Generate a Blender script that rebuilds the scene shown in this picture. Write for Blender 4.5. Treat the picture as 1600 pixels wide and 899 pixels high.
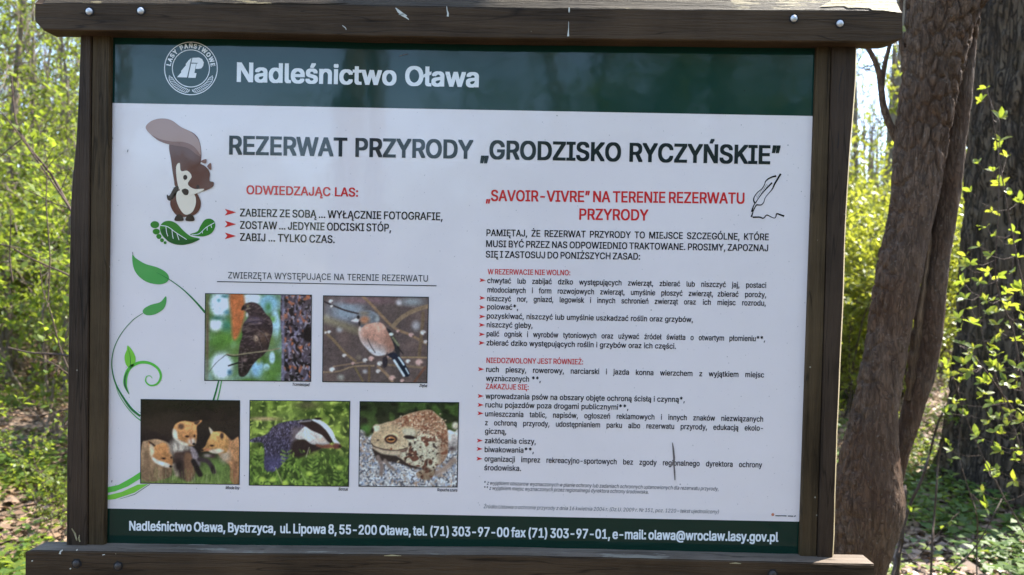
import bpy, bmesh, math, random
import numpy as np
from mathutils import Vector, Matrix, noise
from mathutils.geometry import tessellate_polygon

# ------------------------------------------------------------------ clear, camera, world, sun
for o in list(bpy.data.objects): bpy.data.objects.remove(o)
scene = bpy.context.scene
COL = scene.collection
rad = math.radians
BASE = 1.0                                   # height of the panel's lower edge above the ground
F_PX, CX, CY = 1170.0, 800.0, 449.5
CAM = Vector((0.11709, -1.49316, 0.55997 + BASE))
PITCH, YAW, ROLL = -0.02079104, 0.00504964, 0.01758437
def cam_axes():
    cr, sr, cp, sp = math.cos(ROLL), math.sin(ROLL), math.cos(PITCH), math.sin(PITCH)
    Rz = Matrix.Rotation(YAW, 3, 'Z')
    r, f, u = Rz @ Vector((1, 0, 0)), Rz @ Vector((0, cp, sp)), Rz @ Vector((0, -sp, cp))
    return cr * r + sr * u, f, -sr * r + cr * u
AX_R, AX_F, AX_U = cam_axes()
cam_d = bpy.data.cameras.new('camera'); cam = bpy.data.objects.new('camera', cam_d); COL.objects.link(cam)
M = Matrix((AX_R, AX_U, -AX_F)).transposed().to_4x4(); M.translation = CAM
cam.matrix_world = M
cam_d.sensor_width = 36.0; cam_d.lens = 36.0 * F_PX / 1600.0
cam_d.clip_start = 0.05; cam_d.clip_end = 400.0
cam_d.dof.use_dof = True; cam_d.dof.focus_distance = 1.52; cam_d.dof.aperture_fstop = 4.8
scene.camera = cam

SUN_AZ, SUN_EL = 31.0, 50.0                  # azimuth from +X towards +Y: behind the board, to its right
sun_dir = Vector((math.cos(rad(SUN_AZ)) * math.cos(rad(SUN_EL)), math.sin(rad(SUN_AZ)) * math.cos(rad(SUN_EL)), math.sin(rad(SUN_EL))))
world = bpy.data.worlds.new('World'); scene.world = world; world.use_nodes = True
wt = world.node_tree; wt.nodes.clear()
sky = wt.nodes.new('ShaderNodeTexSky'); sky.sky_type = 'NISHITA'; sky.sun_disc = False
sky.sun_elevation = rad(SUN_EL); sky.sun_rotation = rad(90.0 - SUN_AZ)
sky.air_density = 1.0; sky.dust_density = 0.7; sky.ozone_density = 1.0
bg = wt.nodes.new('ShaderNodeBackground'); bg.inputs['Strength'].default_value = 0.15
wo = wt.nodes.new('ShaderNodeOutputWorld')
wt.links.new(sky.outputs[0], bg.inputs[0]); wt.links.new(bg.outputs[0], wo.inputs[0])
sl = bpy.data.lights.new('sun', 'SUN'); sl.energy = 4.2; sl.angle = rad(0.55); sl.color = (1.0, 0.95, 0.86)
sun = bpy.data.objects.new('sun', sl); COL.objects.link(sun)
sun.rotation_euler = sun_dir.to_track_quat('Z', 'Y').to_euler(); sun.location = (6, 8, 14)
scene.view_settings.view_transform = 'Standard'; scene.view_settings.look = 'None'
scene.view_settings.exposure = 2.17; scene.view_settings.gamma = 1.0
scene.render.engine = 'CYCLES'
scene.cycles.max_bounces = 6; scene.cycles.transmission_bounces = 4; scene.cycles.transparent_max_bounces = 6

# ------------------------------------------------------------------ helpers
def at(u, v, Y):
    """point of the plane y=Y that shows at photograph pixel (u, v)"""
    d = AX_R * ((u - CX) / F_PX) + AX_U * (-(v - CY) / F_PX) + AX_F
    return CAM + d * ((Y - CAM.y) / d.y)
def tag(o, label=None, cat=None, group=None, kind=None):
    if label: o['label'] = label
    if cat: o['category'] = cat
    if group: o['group'] = group
    if kind: o['kind'] = kind
    return o
def empty(name, loc=(0, 0, 0), rz=0.0, sc=1.0):
    o = bpy.data.objects.new(name, None); COL.objects.link(o); o.location = loc; o.rotation_euler = (0, 0, rz)
    o.scale = (sc, sc, sc); o.empty_display_size = 0.1
    return o
def link(name, me, mat=None, parent=None):
    o = bpy.data.objects.new(name, me); COL.objects.link(o)
    if mat is not None and len(me.materials) == 0: me.materials.append(mat)
    if parent: o.parent = parent
    return o
def mesh(verts, faces, smooth=False, name='mesh'):
    me = bpy.data.meshes.new(name); me.from_pydata([tuple(v) for v in verts], [], faces); me.update()
    if smooth: me.polygons.foreach_set('use_smooth', [True] * len(me.polygons))
    return me
def np_mesh(V, Fq, name='mesh', smooth=False):
    """V (n,3), Fq (m,k) arrays -> mesh, fast"""
    me = bpy.data.meshes.new(name); k = Fq.shape[1]
    me.vertices.add(len(V)); me.vertices.foreach_set('co', np.asarray(V, np.float32).ravel())
    me.loops.add(Fq.size); me.loops.foreach_set('vertex_index', np.asarray(Fq, np.int32).ravel())
    me.polygons.add(len(Fq)); me.polygons.foreach_set('loop_start', np.arange(len(Fq), dtype=np.int32) * k)
    if smooth: me.polygons.foreach_set('use_smooth', np.ones(len(Fq), bool))
    me.update(calc_edges=True); return me
def s2l(c):
    c = np.asarray(c, float) / 255.0
    return np.where(c <= 0.04045, c / 12.92, ((c + 0.055) / 1.055) ** 2.4)
WHITE_SEEN = s2l((180, 186, 202)); INK_MAX = 0.80
def ink(c):
    """a printed colour: what the shaded sheet shows, divided by what its white paper shows"""
    return np.clip(s2l(c) / WHITE_SEEN * INK_MAX, 0.004, 0.9)

# ------------------------------------------------------------------ materials
def new_mat(name):
    m = bpy.data.materials.new(name); m.use_nodes = True
    nt = m.node_tree; b = nt.nodes.get('Principled BSDF')
    return m, nt, b
def N(nt, t, **kw):
    n = nt.nodes.new(t)
    for k, v in kw.items(): setattr(n, k, v)
    return n
def ramp(nt, src, stops):
    r = N(nt, 'ShaderNodeValToRGB'); e = r.color_ramp.elements
    e[0].position, e[0].color = stops[0][0], (*stops[0][1], 1); e[1].position, e[1].color = stops[-1][0], (*stops[-1][1], 1)
    for p, c in stops[1:-1]:
        x = e.new(p); x.color = (*c, 1)
    nt.links.new(src, r.inputs[0]); return r
def coords(nt, scale, kind='Object', rot=(0, 0, 0)):
    tc = N(nt, 'ShaderNodeTexCoord'); mp = N(nt, 'ShaderNodeMapping')
    mp.inputs['Scale'].default_value = scale; mp.inputs['Rotation'].default_value = rot
    nt.links.new(tc.outputs[kind], mp.inputs[0]); return mp.outputs[0]
def noise_n(nt, vec, scale, detail=5, rough=0.55, dist=0.0):
    n = N(nt, 'ShaderNodeTexNoise'); n.inputs['Scale'].default_value = scale; n.inputs['Detail'].default_value = detail
    n.inputs['Roughness'].default_value = rough; n.inputs['Distortion'].default_value = dist
    nt.links.new(vec, n.inputs['Vector']); return n.outputs['Fac']
def mixc(nt, fac, a, b, mode='MIX'):
    m = N(nt, 'ShaderNodeMix', data_type='RGBA', blend_type=mode)
    for i, v in ((0, fac), (6, a), (7, b)):
        if hasattr(v, 'links'): nt.links.new(v, m.inputs[i])
        else: m.inputs[i].default_value = v if i == 0 else (*v, 1)
    return m.outputs[2]
def math_n(nt, op, a, b=0.0, c=None):
    m = N(nt, 'ShaderNodeMath', operation=op)
    for i, v in enumerate((a, b) if c is None else (a, b, c)):
        if hasattr(v, 'links'): nt.links.new(v, m.inputs[i])
        else: m.inputs[i].default_value = v
    return m.outputs[0]
def bump(nt, b, h, strength, dist):
    n = N(nt, 'ShaderNodeBump'); n.inputs['Strength'].default_value = strength; n.inputs['Distance'].default_value = dist
    nt.links.new(h, n.inputs['Height']); nt.links.new(n.outputs[0], b.inputs['Normal'])

def wood_mat(name, axis, dark, light, bare=None, worn=None):
    """stained timber, grain along axis; bare = colour of wood where the stain has flaked off"""
    m, nt, b = new_mat(name)
    sc = [16.0, 16.0, 16.0]; sc[axis] = 0.9
    v = coords(nt, sc)
    g = noise_n(nt, v, 4.0, 8, 0.65, 0.6)
    fine = noise_n(nt, v, 22.0, 4, 0.6)
    blot = noise_n(nt, coords(nt, (1, 1, 1)), 5.0, 5, 0.6)
    col = ramp(nt, g, [(0.30, tuple(x * .55 for x in dark)), (0.5, tuple((a + b) * .5 for a, b in zip(dark, light))), (0.72, tuple(x * 1.1 for x in light))]).outputs[0]
    col = mixc(nt, ramp(nt, blot, [(0.4, (0, 0, 0)), (0.75, (1, 1, 1))]).outputs[0], col, tuple(x * 1.25 for x in light))
    ck = ramp(nt, math_n(nt, 'ABSOLUTE', math_n(nt, 'SUBTRACT', noise_n(nt, v, 2.2, 2, .5, .3), .5)), [(0.0, (1, 1, 1)), (0.012, (0, 0, 0))]).outputs[0]
    col = mixc(nt, math_n(nt, 'MULTIPLY', ck, .7), col, tuple(x * .25 for x in dark))
    if bare:
        mask = noise_n(nt, coords(nt, (2.2, 9, 9)), 2.4, 6, 0.62)
        k = ramp(nt, mask, [(worn, (0, 0, 0)), (worn + 0.02, (1, 1, 1))]).outputs[0]
        bc = mixc(nt, fine, tuple(x * 0.55 for x in bare), tuple(min(1, x * 1.2) for x in bare))
        col = mixc(nt, k, col, bc)
    # tiny pale nicks and lichen specks
    vo = N(nt, 'ShaderNodeTexVoronoi'); vo.inputs['Scale'].default_value = 55.0
    nt.links.new(coords(nt, (1, 1, 1)), vo.inputs['Vector'])
    pick = math_n(nt, 'MULTIPLY', math_n(nt, 'LESS_THAN', vo.outputs['Distance'], 0.10),
                  math_n(nt, 'GREATER_THAN', noise_n(nt, coords(nt, (1, 1, 1)), 40.0, 1), 0.68))
    col = mixc(nt, pick, col, (0.30, 0.27, 0.21))
    nt.links.new(col, b.inputs['Base Color']); b.inputs['Roughness'].default_value = 0.62
    b.inputs['Specular IOR Level'].default_value = 0.14
    h = math_n(nt, 'ADD', g, math_n(nt, 'MULTIPLY', fine, 0.5)); bump(nt, b, h, 0.8, 0.005)
    return m
DK, LT = (0.031, 0.0185, 0.0095), (0.072, 0.045, 0.025)
M_WOODX = wood_mat('stained_timber_along', 0, DK, LT)
M_WOODZ = wood_mat('stained_timber_upright', 2, (0.038, 0.0235, 0.011), (0.080, 0.052, 0.026))
M_WOODZ2 = wood_mat('stained_timber_post', 2, (0.027, 0.0165, 0.010), (0.058, 0.037, 0.024))
M_WOODTOP = wood_mat('stained_timber_flaked', 0, (0.030, 0.021, 0.013), (0.070, 0.052, 0.032), (0.30, 0.235, 0.13), 0.60)
M_WOODGREY = wood_mat('timber_weathered_top', 0, (0.10, 0.075, 0.055), (0.20, 0.155, 0.115), (0.34, 0.29, 0.22), 0.64)
M_BARE = wood_mat('bare_pale_timber', 2, (0.30, 0.24, 0.14), (0.46, 0.38, 0.24))
M_BAREX = wood_mat('bare_split_timber', 0, (0.24, 0.19, 0.10), (0.44, 0.36, 0.21))

def flat_mat(name, c, rough=0.5, metal=0.0, spec=0.5):
    m, nt, b = new_mat(name); b.inputs['Base Color'].default_value = (*c, 1); b.inputs['Roughness'].default_value = rough
    b.inputs['Metallic'].default_value = metal; b.inputs['Specular IOR Level'].default_value = spec
    n = noise_n(nt, coords(nt, (1, 1, 1)), 60.0, 4)
    col = mixc(nt, n, tuple(x * 0.8 for x in c), tuple(min(1, x * 1.15) for x in c)); nt.links.new(col, b.inputs['Base Color'])
    return m
M_BOLT = flat_mat('galvanised_steel', (0.62, 0.62, 0.63), 0.45, 0.55)
M_HOLE = flat_mat('countersunk_hole', (0.010, 0.008, 0.008), 0.8)
M_BOLTDARK = flat_mat('painted_bolt', (0.05, 0.04, 0.035), 0.5, 0.2)
M_DROP = flat_mat('dried_dropping', (0.62, 0.60, 0.53), 0.8)
M_STICK = flat_mat('scratch_brown', (0.16, 0.13, 0.12), 0.7)

SHEET_ROUGH = 0.045
def sheet_finish(nt, b, col):
    """the laminated, slightly wavy and dirty surface shared by paper and inks; col = socket or colour"""
    v = coords(nt, (1, 1, 1))
    if not hasattr(col, 'links'):
        rgb = N(nt, 'ShaderNodeRGB'); rgb.outputs[0].default_value = (*col, 1); col = rgb.outputs[0]
    for scale, size, keep, c in ((34.0, 0.050, 0.60, (0.10, 0.085, 0.07)), (75.0, 0.085, 0.57, (0.26, 0.25, 0.25)), (150.0, 0.13, 0.56, (0.40, 0.40, 0.41))):
        vo = N(nt, 'ShaderNodeTexVoronoi'); vo.inputs['Scale'].default_value = scale; nt.links.new(v, vo.inputs['Vector'])
        k = math_n(nt, 'MULTIPLY', math_n(nt, 'LESS_THAN', vo.outputs['Distance'], size),
                   math_n(nt, 'GREATER_THAN', noise_n(nt, v, scale * 0.7, 1), keep))
        col = mixc(nt, math_n(nt, 'MULTIPLY', k, 0.6), col, tuple(min(1, x * 2.0) for x in c), 'MULTIPLY')
    film = ramp(nt, noise_n(nt, v, 3.0, 6, 0.65), [(0.3, (0.93, 0.93, 0.93)), (0.7, (1, 1, 1))]).outputs[0]
    col = mixc(nt, 1.0, col, film, 'MULTIPLY')
    nt.links.new(col, b.inputs['Base Color'])
    r = ramp(nt, noise_n(nt, v, 9.0, 5), [(0.3, (SHEET_ROUGH,) * 3), (0.8, (SHEET_ROUGH + 0.05,) * 3)]).outputs[0]
    nt.links.new(r, b.inputs['Roughness'])
    b.inputs['Specular IOR Level'].default_value = 0.42
    bump(nt, b, noise_n(nt, v, 14.0, 2), 0.10, 0.004)
def ink_mat(name, c):
    m, nt, b = new_mat(name); sheet_finish(nt, b, tuple(ink(c))); return m
M_PAPER = ink_mat('white_paper', (191, 186, 199))
M_GREEN = ink_mat('dark_green_ink', (12, 43, 42))
M_GREENF = ink_mat('dark_green_ink_footer', (8, 36, 31))
M_WHITE = ink_mat('white_lettering', (190, 198, 212))
M_BLACK = ink_mat('black_lettering', (17, 17, 24))
M_TITLE = ink_mat('charcoal_lettering', (25, 33, 41))
M_RED = ink_mat('red_lettering', (168, 40, 46))
M_GREY = ink_mat('grey_lettering', (62, 66, 76))
def vcol_mat(name):
    m, nt, b = new_mat(name); a = N(nt, 'ShaderNodeVertexColor'); a.layer_name = 'print'
    sheet_finish(nt, b, a.outputs['Color']); return m
M_PHOTO = vcol_mat('printed_photograph')

def leaf_mat(name, a, bcol, trans, tcol):
    m, nt, b = new_mat(name)
    geo = N(nt, 'ShaderNodeNewGeometry')
    r = geo.outputs['Random Per Island']
    col = mixc(nt, r, a, bcol)
    nt.links.new(col, b.inputs['Base Color']); b.inputs['Roughness'].default_value = 0.42; b.inputs['Specular IOR Level'].default_value = 0.45
    t = N(nt, 'ShaderNodeBsdfTranslucent'); nt.links.new(mixc(nt, r, tcol, tuple(x * 0.7 for x in tcol)), t.inputs[0])
    mx = N(nt, 'ShaderNodeMixShader'); mx.inputs[0].default_value = trans
    nt.links.new(b.outputs[0], mx.inputs[1]); nt.links.new(t.outputs[0], mx.inputs[2])
    out = [n for n in nt.nodes if n.type == 'OUTPUT_MATERIAL'][0]; nt.links.new(mx.outputs[0], out.inputs[0])
    return m
M_LEAF = leaf_mat('fresh_spring_leaf', (0.085, 0.14, 0.02), (0.14, 0.18, 0.026), 0.5, (0.36, 0.44, 0.04))
M_LEAFY = leaf_mat('young_yellow_leaf', (0.12, 0.17, 0.02), (0.17, 0.19, 0.03), 0.5, (0.46, 0.48, 0.045))
M_LEAFD = leaf_mat('ground_plant_leaf', (0.05, 0.10, 0.022), (0.10, 0.15, 0.03), 0.35, (0.18, 0.28, 0.035))
M_DEAD = leaf_mat('dead_leaf', (0.34, 0.235, 0.165), (0.17, 0.105, 0.07), 0.12, (0.22, 0.13, 0.07))

def bark_mat(name, dark, light, vscale=1.0, moss=0.0, plate=40.0, pz=.35, fiss=.0):
    m, nt, b = new_mat(name)
    v = coords(nt, (1, 1, 0.3))
    n1 = noise_n(nt, v, 38.0 * vscale, 8, 0.7, 0.8); n2 = noise_n(nt, coords(nt, (1, 1, 1)), 6.0, 5)
    n3 = noise_n(nt, coords(nt, (1, 1, 1)), 130.0 * vscale, 4)
    col = ramp(nt, n1, [(0.25, dark), (0.55, light), (0.85, tuple(x * 1.5 for x in light))]).outputs[0]
    col = mixc(nt, ramp(nt, n2, [(0.35, (0, 0, 0)), (0.7, (1, 1, 1))]).outputs[0], col, tuple(a * 0.62 * t for a, t in zip(light, (1.15, 0.95, 0.8))))
    col = mixc(nt, math_n(nt, 'MULTIPLY', math_n(nt, 'GREATER_THAN', n3, 0.66), 0.5), col, (0.24, 0.22, 0.18))
    rdg = noise_n(nt, coords(nt, (1, 1, pz)), plate, 3, 0.5, 1.2); rd2 = noise_n(nt, coords(nt, (1, 1, pz * 2.2)), plate * 1.7, 2, 0.5, .8)
    w1 = math_n(nt, 'ABSOLUTE', math_n(nt, 'SUBTRACT', rdg, .5)); w2 = math_n(nt, 'MULTIPLY', math_n(nt, 'ABSOLUTE', math_n(nt, 'SUBTRACT', rd2, .5)), 1.5)
    wmin = math_n(nt, 'MINIMUM', w1, w2)
    fis = ramp(nt, wmin, [(0.0, (0, 0, 0)), (0.055, (1, 1, 1))]).outputs[0]
    col = mixc(nt, math_n(nt, 'MULTIPLY', math_n(nt, 'SUBTRACT', 1.0, fis), fiss), col, tuple(x * .45 for x in dark))
    if moss:
        k = math_n(nt, 'MULTIPLY', ramp(nt, noise_n(nt, coords(nt, (1, 1, 1)), 3.0, 6, 0.7), [(0.5, (0, 0, 0)), (0.7, (1, 1, 1))]).outputs[0], moss)
        col = mixc(nt, k, col, (0.09, 0.10, 0.045))
    nt.links.new(col, b.inputs['Base Color']); b.inputs['Roughness'].default_value = 0.85; b.inputs['Specular IOR Level'].default_value = 0.2
    bump(nt, b, math_n(nt, 'ADD', math_n(nt, 'ADD', n1, math_n(nt, 'MULTIPLY', n3, 0.4)), math_n(nt, 'MULTIPLY', fis, fiss * 1.6)), 0.9, 0.007 / vscale)
    return m
M_BARKA = bark_mat('brown_scaly_bark', (0.030, 0.021, 0.016), (0.140, 0.092, 0.062), 1.0, 0, 40.0, .15, .38)
M_BARKB = bark_mat('dark_ridged_bark', (0.026, 0.018, 0.013), (0.115, 0.086, 0.060), 0.45, 0.15, 10.0, .11, .9)
M_BARKF = bark_mat('forest_bark', (0.07, 0.058, 0.048), (0.20, 0.17, 0.14), 0.4, 0.3)
M_TWIG = bark_mat('twig_bark', (0.035, 0.026, 0.022), (0.10, 0.075, 0.062), 1.5)
M_TWIGPALE = bark_mat('pale_twig_bark', (0.11, 0.085, 0.07), (0.26, 0.21, 0.175), 1.2)
def soil_mat():
    m, nt, b = new_mat('leaf_litter_soil')
    v = coords(nt, (1, 1, 1))
    vo = N(nt, 'ShaderNodeTexVoronoi'); vo.inputs['Scale'].default_value = 16.0; nt.links.new(v, vo.inputs['Vector'])
    sep = N(nt, 'ShaderNodeSeparateColor'); nt.links.new(vo.outputs['Color'], sep.inputs[0])
    col = ramp(nt, sep.outputs[0], [(0.0, (0.06, 0.04, 0.028)), (0.5, (0.15, 0.10, 0.07)), (0.85, (0.22, 0.155, 0.105)), (1.0, (0.30, 0.22, 0.16))]).outputs[0]
    g = ramp(nt, noise_n(nt, v, 0.9, 6, 0.65), [(0.5, (0, 0, 0)), (0.62, (1, 1, 1))]).outputs[0]
    col = mixc(nt, math_n(nt, 'MULTIPLY', g, 0.7), col, (0.06, 0.085, 0.022))
    nt.links.new(col, b.inputs['Base Color']); b.inputs['Roughness'].default_value = 0.9
    bump(nt, b, noise_n(nt, v, 30.0, 6, 0.7), 0.8, 0.03)
    return m
M_SOIL = soil_mat()

# ------------------------------------------------------------------ ground
def gz(x, y):
    return 0.10 * noise.noise(Vector((x * 0.23, y * 0.23, 3.1))) + 0.035 * noise.noise(Vector((x * 0.9, y * 0.9, 7.7))) - 0.03 \
        + 0.02 * max(0.0, y - 6.0) * (0.6 + 0.4 * noise.noise(Vector((x * .1, y * .1, 1.0))))
def ground():
    ax = np.concatenate([np.linspace(-140, -26, 14), np.linspace(-24, 24, 121), np.linspace(26, 140, 14)])
    n = len(ax); V = []
    for y in ax + 4.0:
        for x in ax: V.append((x, y, gz(x, y)))
    idx = np.arange(n * n).reshape(n, n)
    F = np.stack([idx[:-1, :-1], idx[:-1, 1:], idx[1:, 1:], idx[1:, :-1]], -1).reshape(-1, 4)
    o = link('ground', np_mesh(np.array(V), F, 'ground', True), M_SOIL); tag(o, 'brown leaf-littered forest floor', None, None, 'structure')
ground()
def shaded_path_mat():
    m, nt, b = new_mat('shaded_path_earth'); v = coords(nt, (1, 1, 1))
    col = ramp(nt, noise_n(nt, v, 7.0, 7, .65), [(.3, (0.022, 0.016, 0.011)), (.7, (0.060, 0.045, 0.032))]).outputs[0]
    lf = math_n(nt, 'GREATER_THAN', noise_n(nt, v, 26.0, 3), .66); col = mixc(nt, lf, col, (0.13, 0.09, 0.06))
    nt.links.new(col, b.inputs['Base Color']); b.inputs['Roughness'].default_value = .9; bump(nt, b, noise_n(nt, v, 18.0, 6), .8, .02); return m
def path():  # unseen ground sheet coloured dark, in place of shade, to dim the footer's reflection
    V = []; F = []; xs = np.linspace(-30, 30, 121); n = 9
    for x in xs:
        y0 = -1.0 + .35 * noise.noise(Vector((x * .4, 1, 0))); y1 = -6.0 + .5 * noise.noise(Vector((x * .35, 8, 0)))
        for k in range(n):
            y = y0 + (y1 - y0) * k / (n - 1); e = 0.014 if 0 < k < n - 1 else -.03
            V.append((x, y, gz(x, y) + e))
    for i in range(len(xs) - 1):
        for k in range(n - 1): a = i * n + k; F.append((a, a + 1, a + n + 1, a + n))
    tag(link('path', mesh(V, F, True), shaded_path_mat()), 'path sheet in front of the board, coloured dark in place of shade', None, None, 'structure')
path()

# ------------------------------------------------------------------ the information board
board = empty('information_board', (0, 0.03, 0))
tag(board, 'large dark-timber framed information board about a nature reserve', 'sign')
board_inv = Matrix.Translation((0, -0.03, 0))
def bpart(name, verts, faces, mat, parent=board, smooth=False):
    me = mesh([board_inv @ Vector(v) for v in verts], faces, smooth, name)
    return link(name, me, mat, parent)
def loft(rings, close=True):
    n = len(rings[0]); V = [p for r in rings for p in r]; F = []
    for i in range(len(rings) - 1):
        for j in range(n):
            a, b = i * n + j, i * n + (j + 1) % n; F.append((a, b, b + n, a + n))
    if close: F.append(tuple(range(n - 1, -1, -1))); F.append(tuple(range((len(rings) - 1) * n, len(rings) * n)))
    return V, F
def lerp_tab(tab, v):
    xs = [t[0] for t in tab]
    return [float(np.interp(v, xs, [t[k] for t in tab])) for k in range(1, len(tab[0]))]
rng = random.Random(4)

# posts (two boards each: outer post, inner batten), traced at their own plane
PF = -0.012
def post_pair(side):
    if side < 0:   # v, outer, groove, inner
        tab = [(50, 127, 143, 172), (130, 124.5, 142, 171), (225, 119.5, 141, 170), (280, 114, 140.5, 169.2), (337, 110.5, 140, 168), (450, 109, 139, 166.5), (675, 106, 137, 164.5), (850, 104.5, 136.5, 162.5)]
    else:
        tab = [(60, 1336, 1300, 1277.5), (120, 1336.5, 1299, 1275.5), (150, 1334, 1298, 1274.5), (225, 1327, 1296, 1272), (337, 1320, 1293, 1268.5), (450, 1316.5, 1290, 1264.5), (675, 1306.5, 1283.5, 1257), (870, 1300, 1277, 1250.5)]
    rows = []
    for v in np.linspace(tab[0][0], tab[-1][0], 26):
        o, g, i = lerp_tab(tab, v); rows.append((at(o, v, PF), at(g, v, PF), at(i, v, PF)))
    # on down to the ground
    top, bot = rows[0], rows[-1]
    for z in (0.6, 0.25, -0.25):
        rows.append(tuple(Vector((r.x, PF, z)) for r in bot))
    rows.insert(0, tuple(Vector((r.x, PF, r.z + 0.06)) for r in top))
    R1, R2, R3 = [], [], []
    for (o, g, i) in rows:
        s = 1 if side > 0 else -1
        w = 0.0012 * noise.noise(Vector((o.z * 9, side * 5, 0)))
        ox = o.x + w
        c = 0.0085                                    # worn outer edge
        R1.append([Vector((g.x, PF + .0015, o.z)), Vector((g.x + s * .0015, PF - .0015, o.z)), Vector((ox - s * .001, PF - .0015, o.z)), Vector((ox, PF, o.z)),
                   Vector((ox + s * c * .72, PF + c * 1.1, o.z)), Vector((ox + s * c, PF + .03, o.z)), Vector((ox + s * c, 0.075, o.z)), Vector((g.x, 0.075, o.z))])
        R2.append([Vector((i.x, 0.0, o.z)), Vector((i.x, PF + .004, o.z)), Vector((i.x + s * .002, PF + .001, o.z)), Vector((g.x - s * .0025, PF + .001, o.z)), Vector((g.x - s * .0006, PF + .004, o.z)), Vector((g.x - s * .0006, 0.05, o.z)), Vector((i.x + s * .004, 0.05, o.z)), Vector((i.x + s * .004, 0.0, o.z))])
    V, F = loft(R1); p = bpart('post', V, F, M_WOODZ2)
    V, F = loft(R2); bpart('batten', V, F, M_WOODZ)
    if side > 0:
        # the bare, sunlit wane along the outer edge
        V, F = [], []
        for k, r in enumerate(R1[:-3]):
            a, b = r[3], r[4]; nrm = Vector(((b - a).y, -(b - a).x, 0)).normalized() * 0.0007
            V += [a + nrm, b + nrm, b + nrm + Vector((0.0, .012, 0)), ]
        for k in range(len(R1) - 4):
            for j in range(2): F.append((k * 3 + j, k * 3 + j + 1, k * 3 + 4 + j, k * 3 + 3 + j))
        tag(bpart('wane_edge', V, F, M_BARE, p), 'pale worn edge of the post')
    return p
post_l = post_pair(-1); post_r = post_pair(1)

# top beam: front plane at y=-0.045, with a split, flaked upper slope
BF = -0.045
def beam(name, tab, sections, ends, mat):
    """tab: (u, v_top, v_bottom) of the front face; sections(top,bottom) -> ring of points from front-top round"""
    rings = []
    us = list(np.linspace(tab[0][0], tab[-1][0], 70))
    for k, u in enumerate(us):
        vt, vb = lerp_tab(tab, u); t, b = at(u, vt, BF), at(u, vb, BF)
        e = 0.0009 * noise.noise(Vector((u * .03, vt * .01, 2))) ; e2 = 0.0009 * noise.noise(Vector((u * .035, 9, 2)))
        rings.append(sections(t + Vector((0, 0, e)), b + Vector((0, 0, e2)), k, len(us)))
    return rings
def top_sec(t, b, k, n):
    end = min(k, n - 1 - k); cut = max(0.0, 1 - end / 1.0)
    x = t.x; zb = b.z + (0.017 if k == 0 else (0.006 if k == n - 1 else 0.0))
    return [Vector((x, BF, t.z)), Vector((x, BF, zb + .002)), Vector((x, BF + .002, zb)), Vector((x, -.003, zb)), Vector((x, -.003, t.z + .05)),
            Vector((x - (0.012 if k == n - 1 else -0.006 if k == 0 else 0), BF + .034, t.z + .050)), Vector((x, BF + .0015, t.z + .0018))]
tb = beam('top_beam', [(55, 6, 47.5), (75, 6.5, 47.5), (130, 7, 48), (400, 8, 52), (540, 9.5, 56), (800, 14, 60.5), (1060, 17, 63), (1200, 17.5, 65), (1290, 18, 65.5), (1395, 19, 66.5), (1410, 20, 66)], top_sec, None, M_WOODX)
# pull the second ring close to the left end so that the lower corner is cut off
for r in (tb[1],):
    for p in r: p.x = tb[0][0].x + 0.016
V, F = loft(tb); top_beam = bpart('top_beam', V, F, M_WOODX)
V, F = [], []
for k in range(1, len(tb) - 1):
    a, b = tb[k][6], tb[k][5]; V += [a + Vector((0, -.0006, .0006)), (a + b) / 2 + Vector((0, -.0007, .0006)), b + Vector((0, -.0006, .0006))]
for k in range(len(tb) - 3):
    for j in range(2): F.append((k * 3 + j, k * 3 + 3 + j, k * 3 + 4 + j, k * 3 + 1 + j))
tag(bpart('flaked_slope', V, F, M_WOODTOP, top_beam), 'sloping upper face where the stain has flaked')
# the freshly split pale patch at the right-hand end
def on_slope(u, v, lift):
    """point on the slope of the top beam seen at (u, v)"""
    p0 = at(u, np.interp(u, [55, 540, 800, 1060, 1410], [6, 9.5, 14, 17, 20]), BF)
    d = (at(u, v, BF) - CAM); nrm = Vector((0, -.050, .034)).normalized()
    s = (p0 + nrm * lift - CAM).dot(nrm) / d.dot(nrm)
    return CAM + d * s
def slope_patch(pts, mat, name='split_wood'):
    V = [on_slope(u, v, 0.0022) for u, v in pts]
    tris = tessellate_polygon([V]); return bpart(name, V, [tuple(t) for t in tris], mat, top_beam)
slope_patch([(1280, 11), (1296, 3), (1304, -6), (1320, -14), (1400, -14), (1399, 0), (1405, 12), (1408, 19.5), (1395, 18.5), (1380, 16.5), (1362, 15.5), (1359, 13), (1340, 12.4), (1325, 12.6), (1319, 9.5), (1300, 10)], M_BAREX)
slope_patch([(345, -6), (420, -8), (470, -6), (530, -2), (545, 5), (500, 6), (440, 4.5), (400, 6.5), (352, 5), (318, 3), (300, 0)], M_WOODTOP, 'flaked_wood')

# bottom beam
def bot_sec(t, b, k, n):
    x = t.x; s = -0.010 if k == 0 else (0.0 if k < n - 1 else 0.0)
    return [Vector((x, BF, t.z - .002)), Vector((x, BF, b.z)), Vector((x, .004, b.z)), Vector((x - s, .004, t.z)), Vector((x - s * .8, BF + .0018, t.z))]
bb = beam('bottom_beam', [(40, 861, 965), (400, 866, 970), (800, 868.5, 974), (1100, 876, 979), (1250, 880, 981), (1366, 882.5, 983)], bot_sec, None, M_WOODX)
V, F = loft(bb); bottom_beam = bpart('bottom_beam', V, F, M_WOODX)
V, F = [], []
for k in range(len(bb)):
    a, b = bb[k][4], bb[k][3]; V += [a + Vector((0, 0, .0008)), a.lerp(b, .98) + Vector((0, 0, .0008))]
for k in range(len(bb) - 1): F.append((k * 2, k * 2 + 2, k * 2 + 3, k * 2 + 1))
tag(bpart('weathered_ledge', V, F, M_WOODGREY, bottom_beam), 'greyed upper face of the lower beam')

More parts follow.
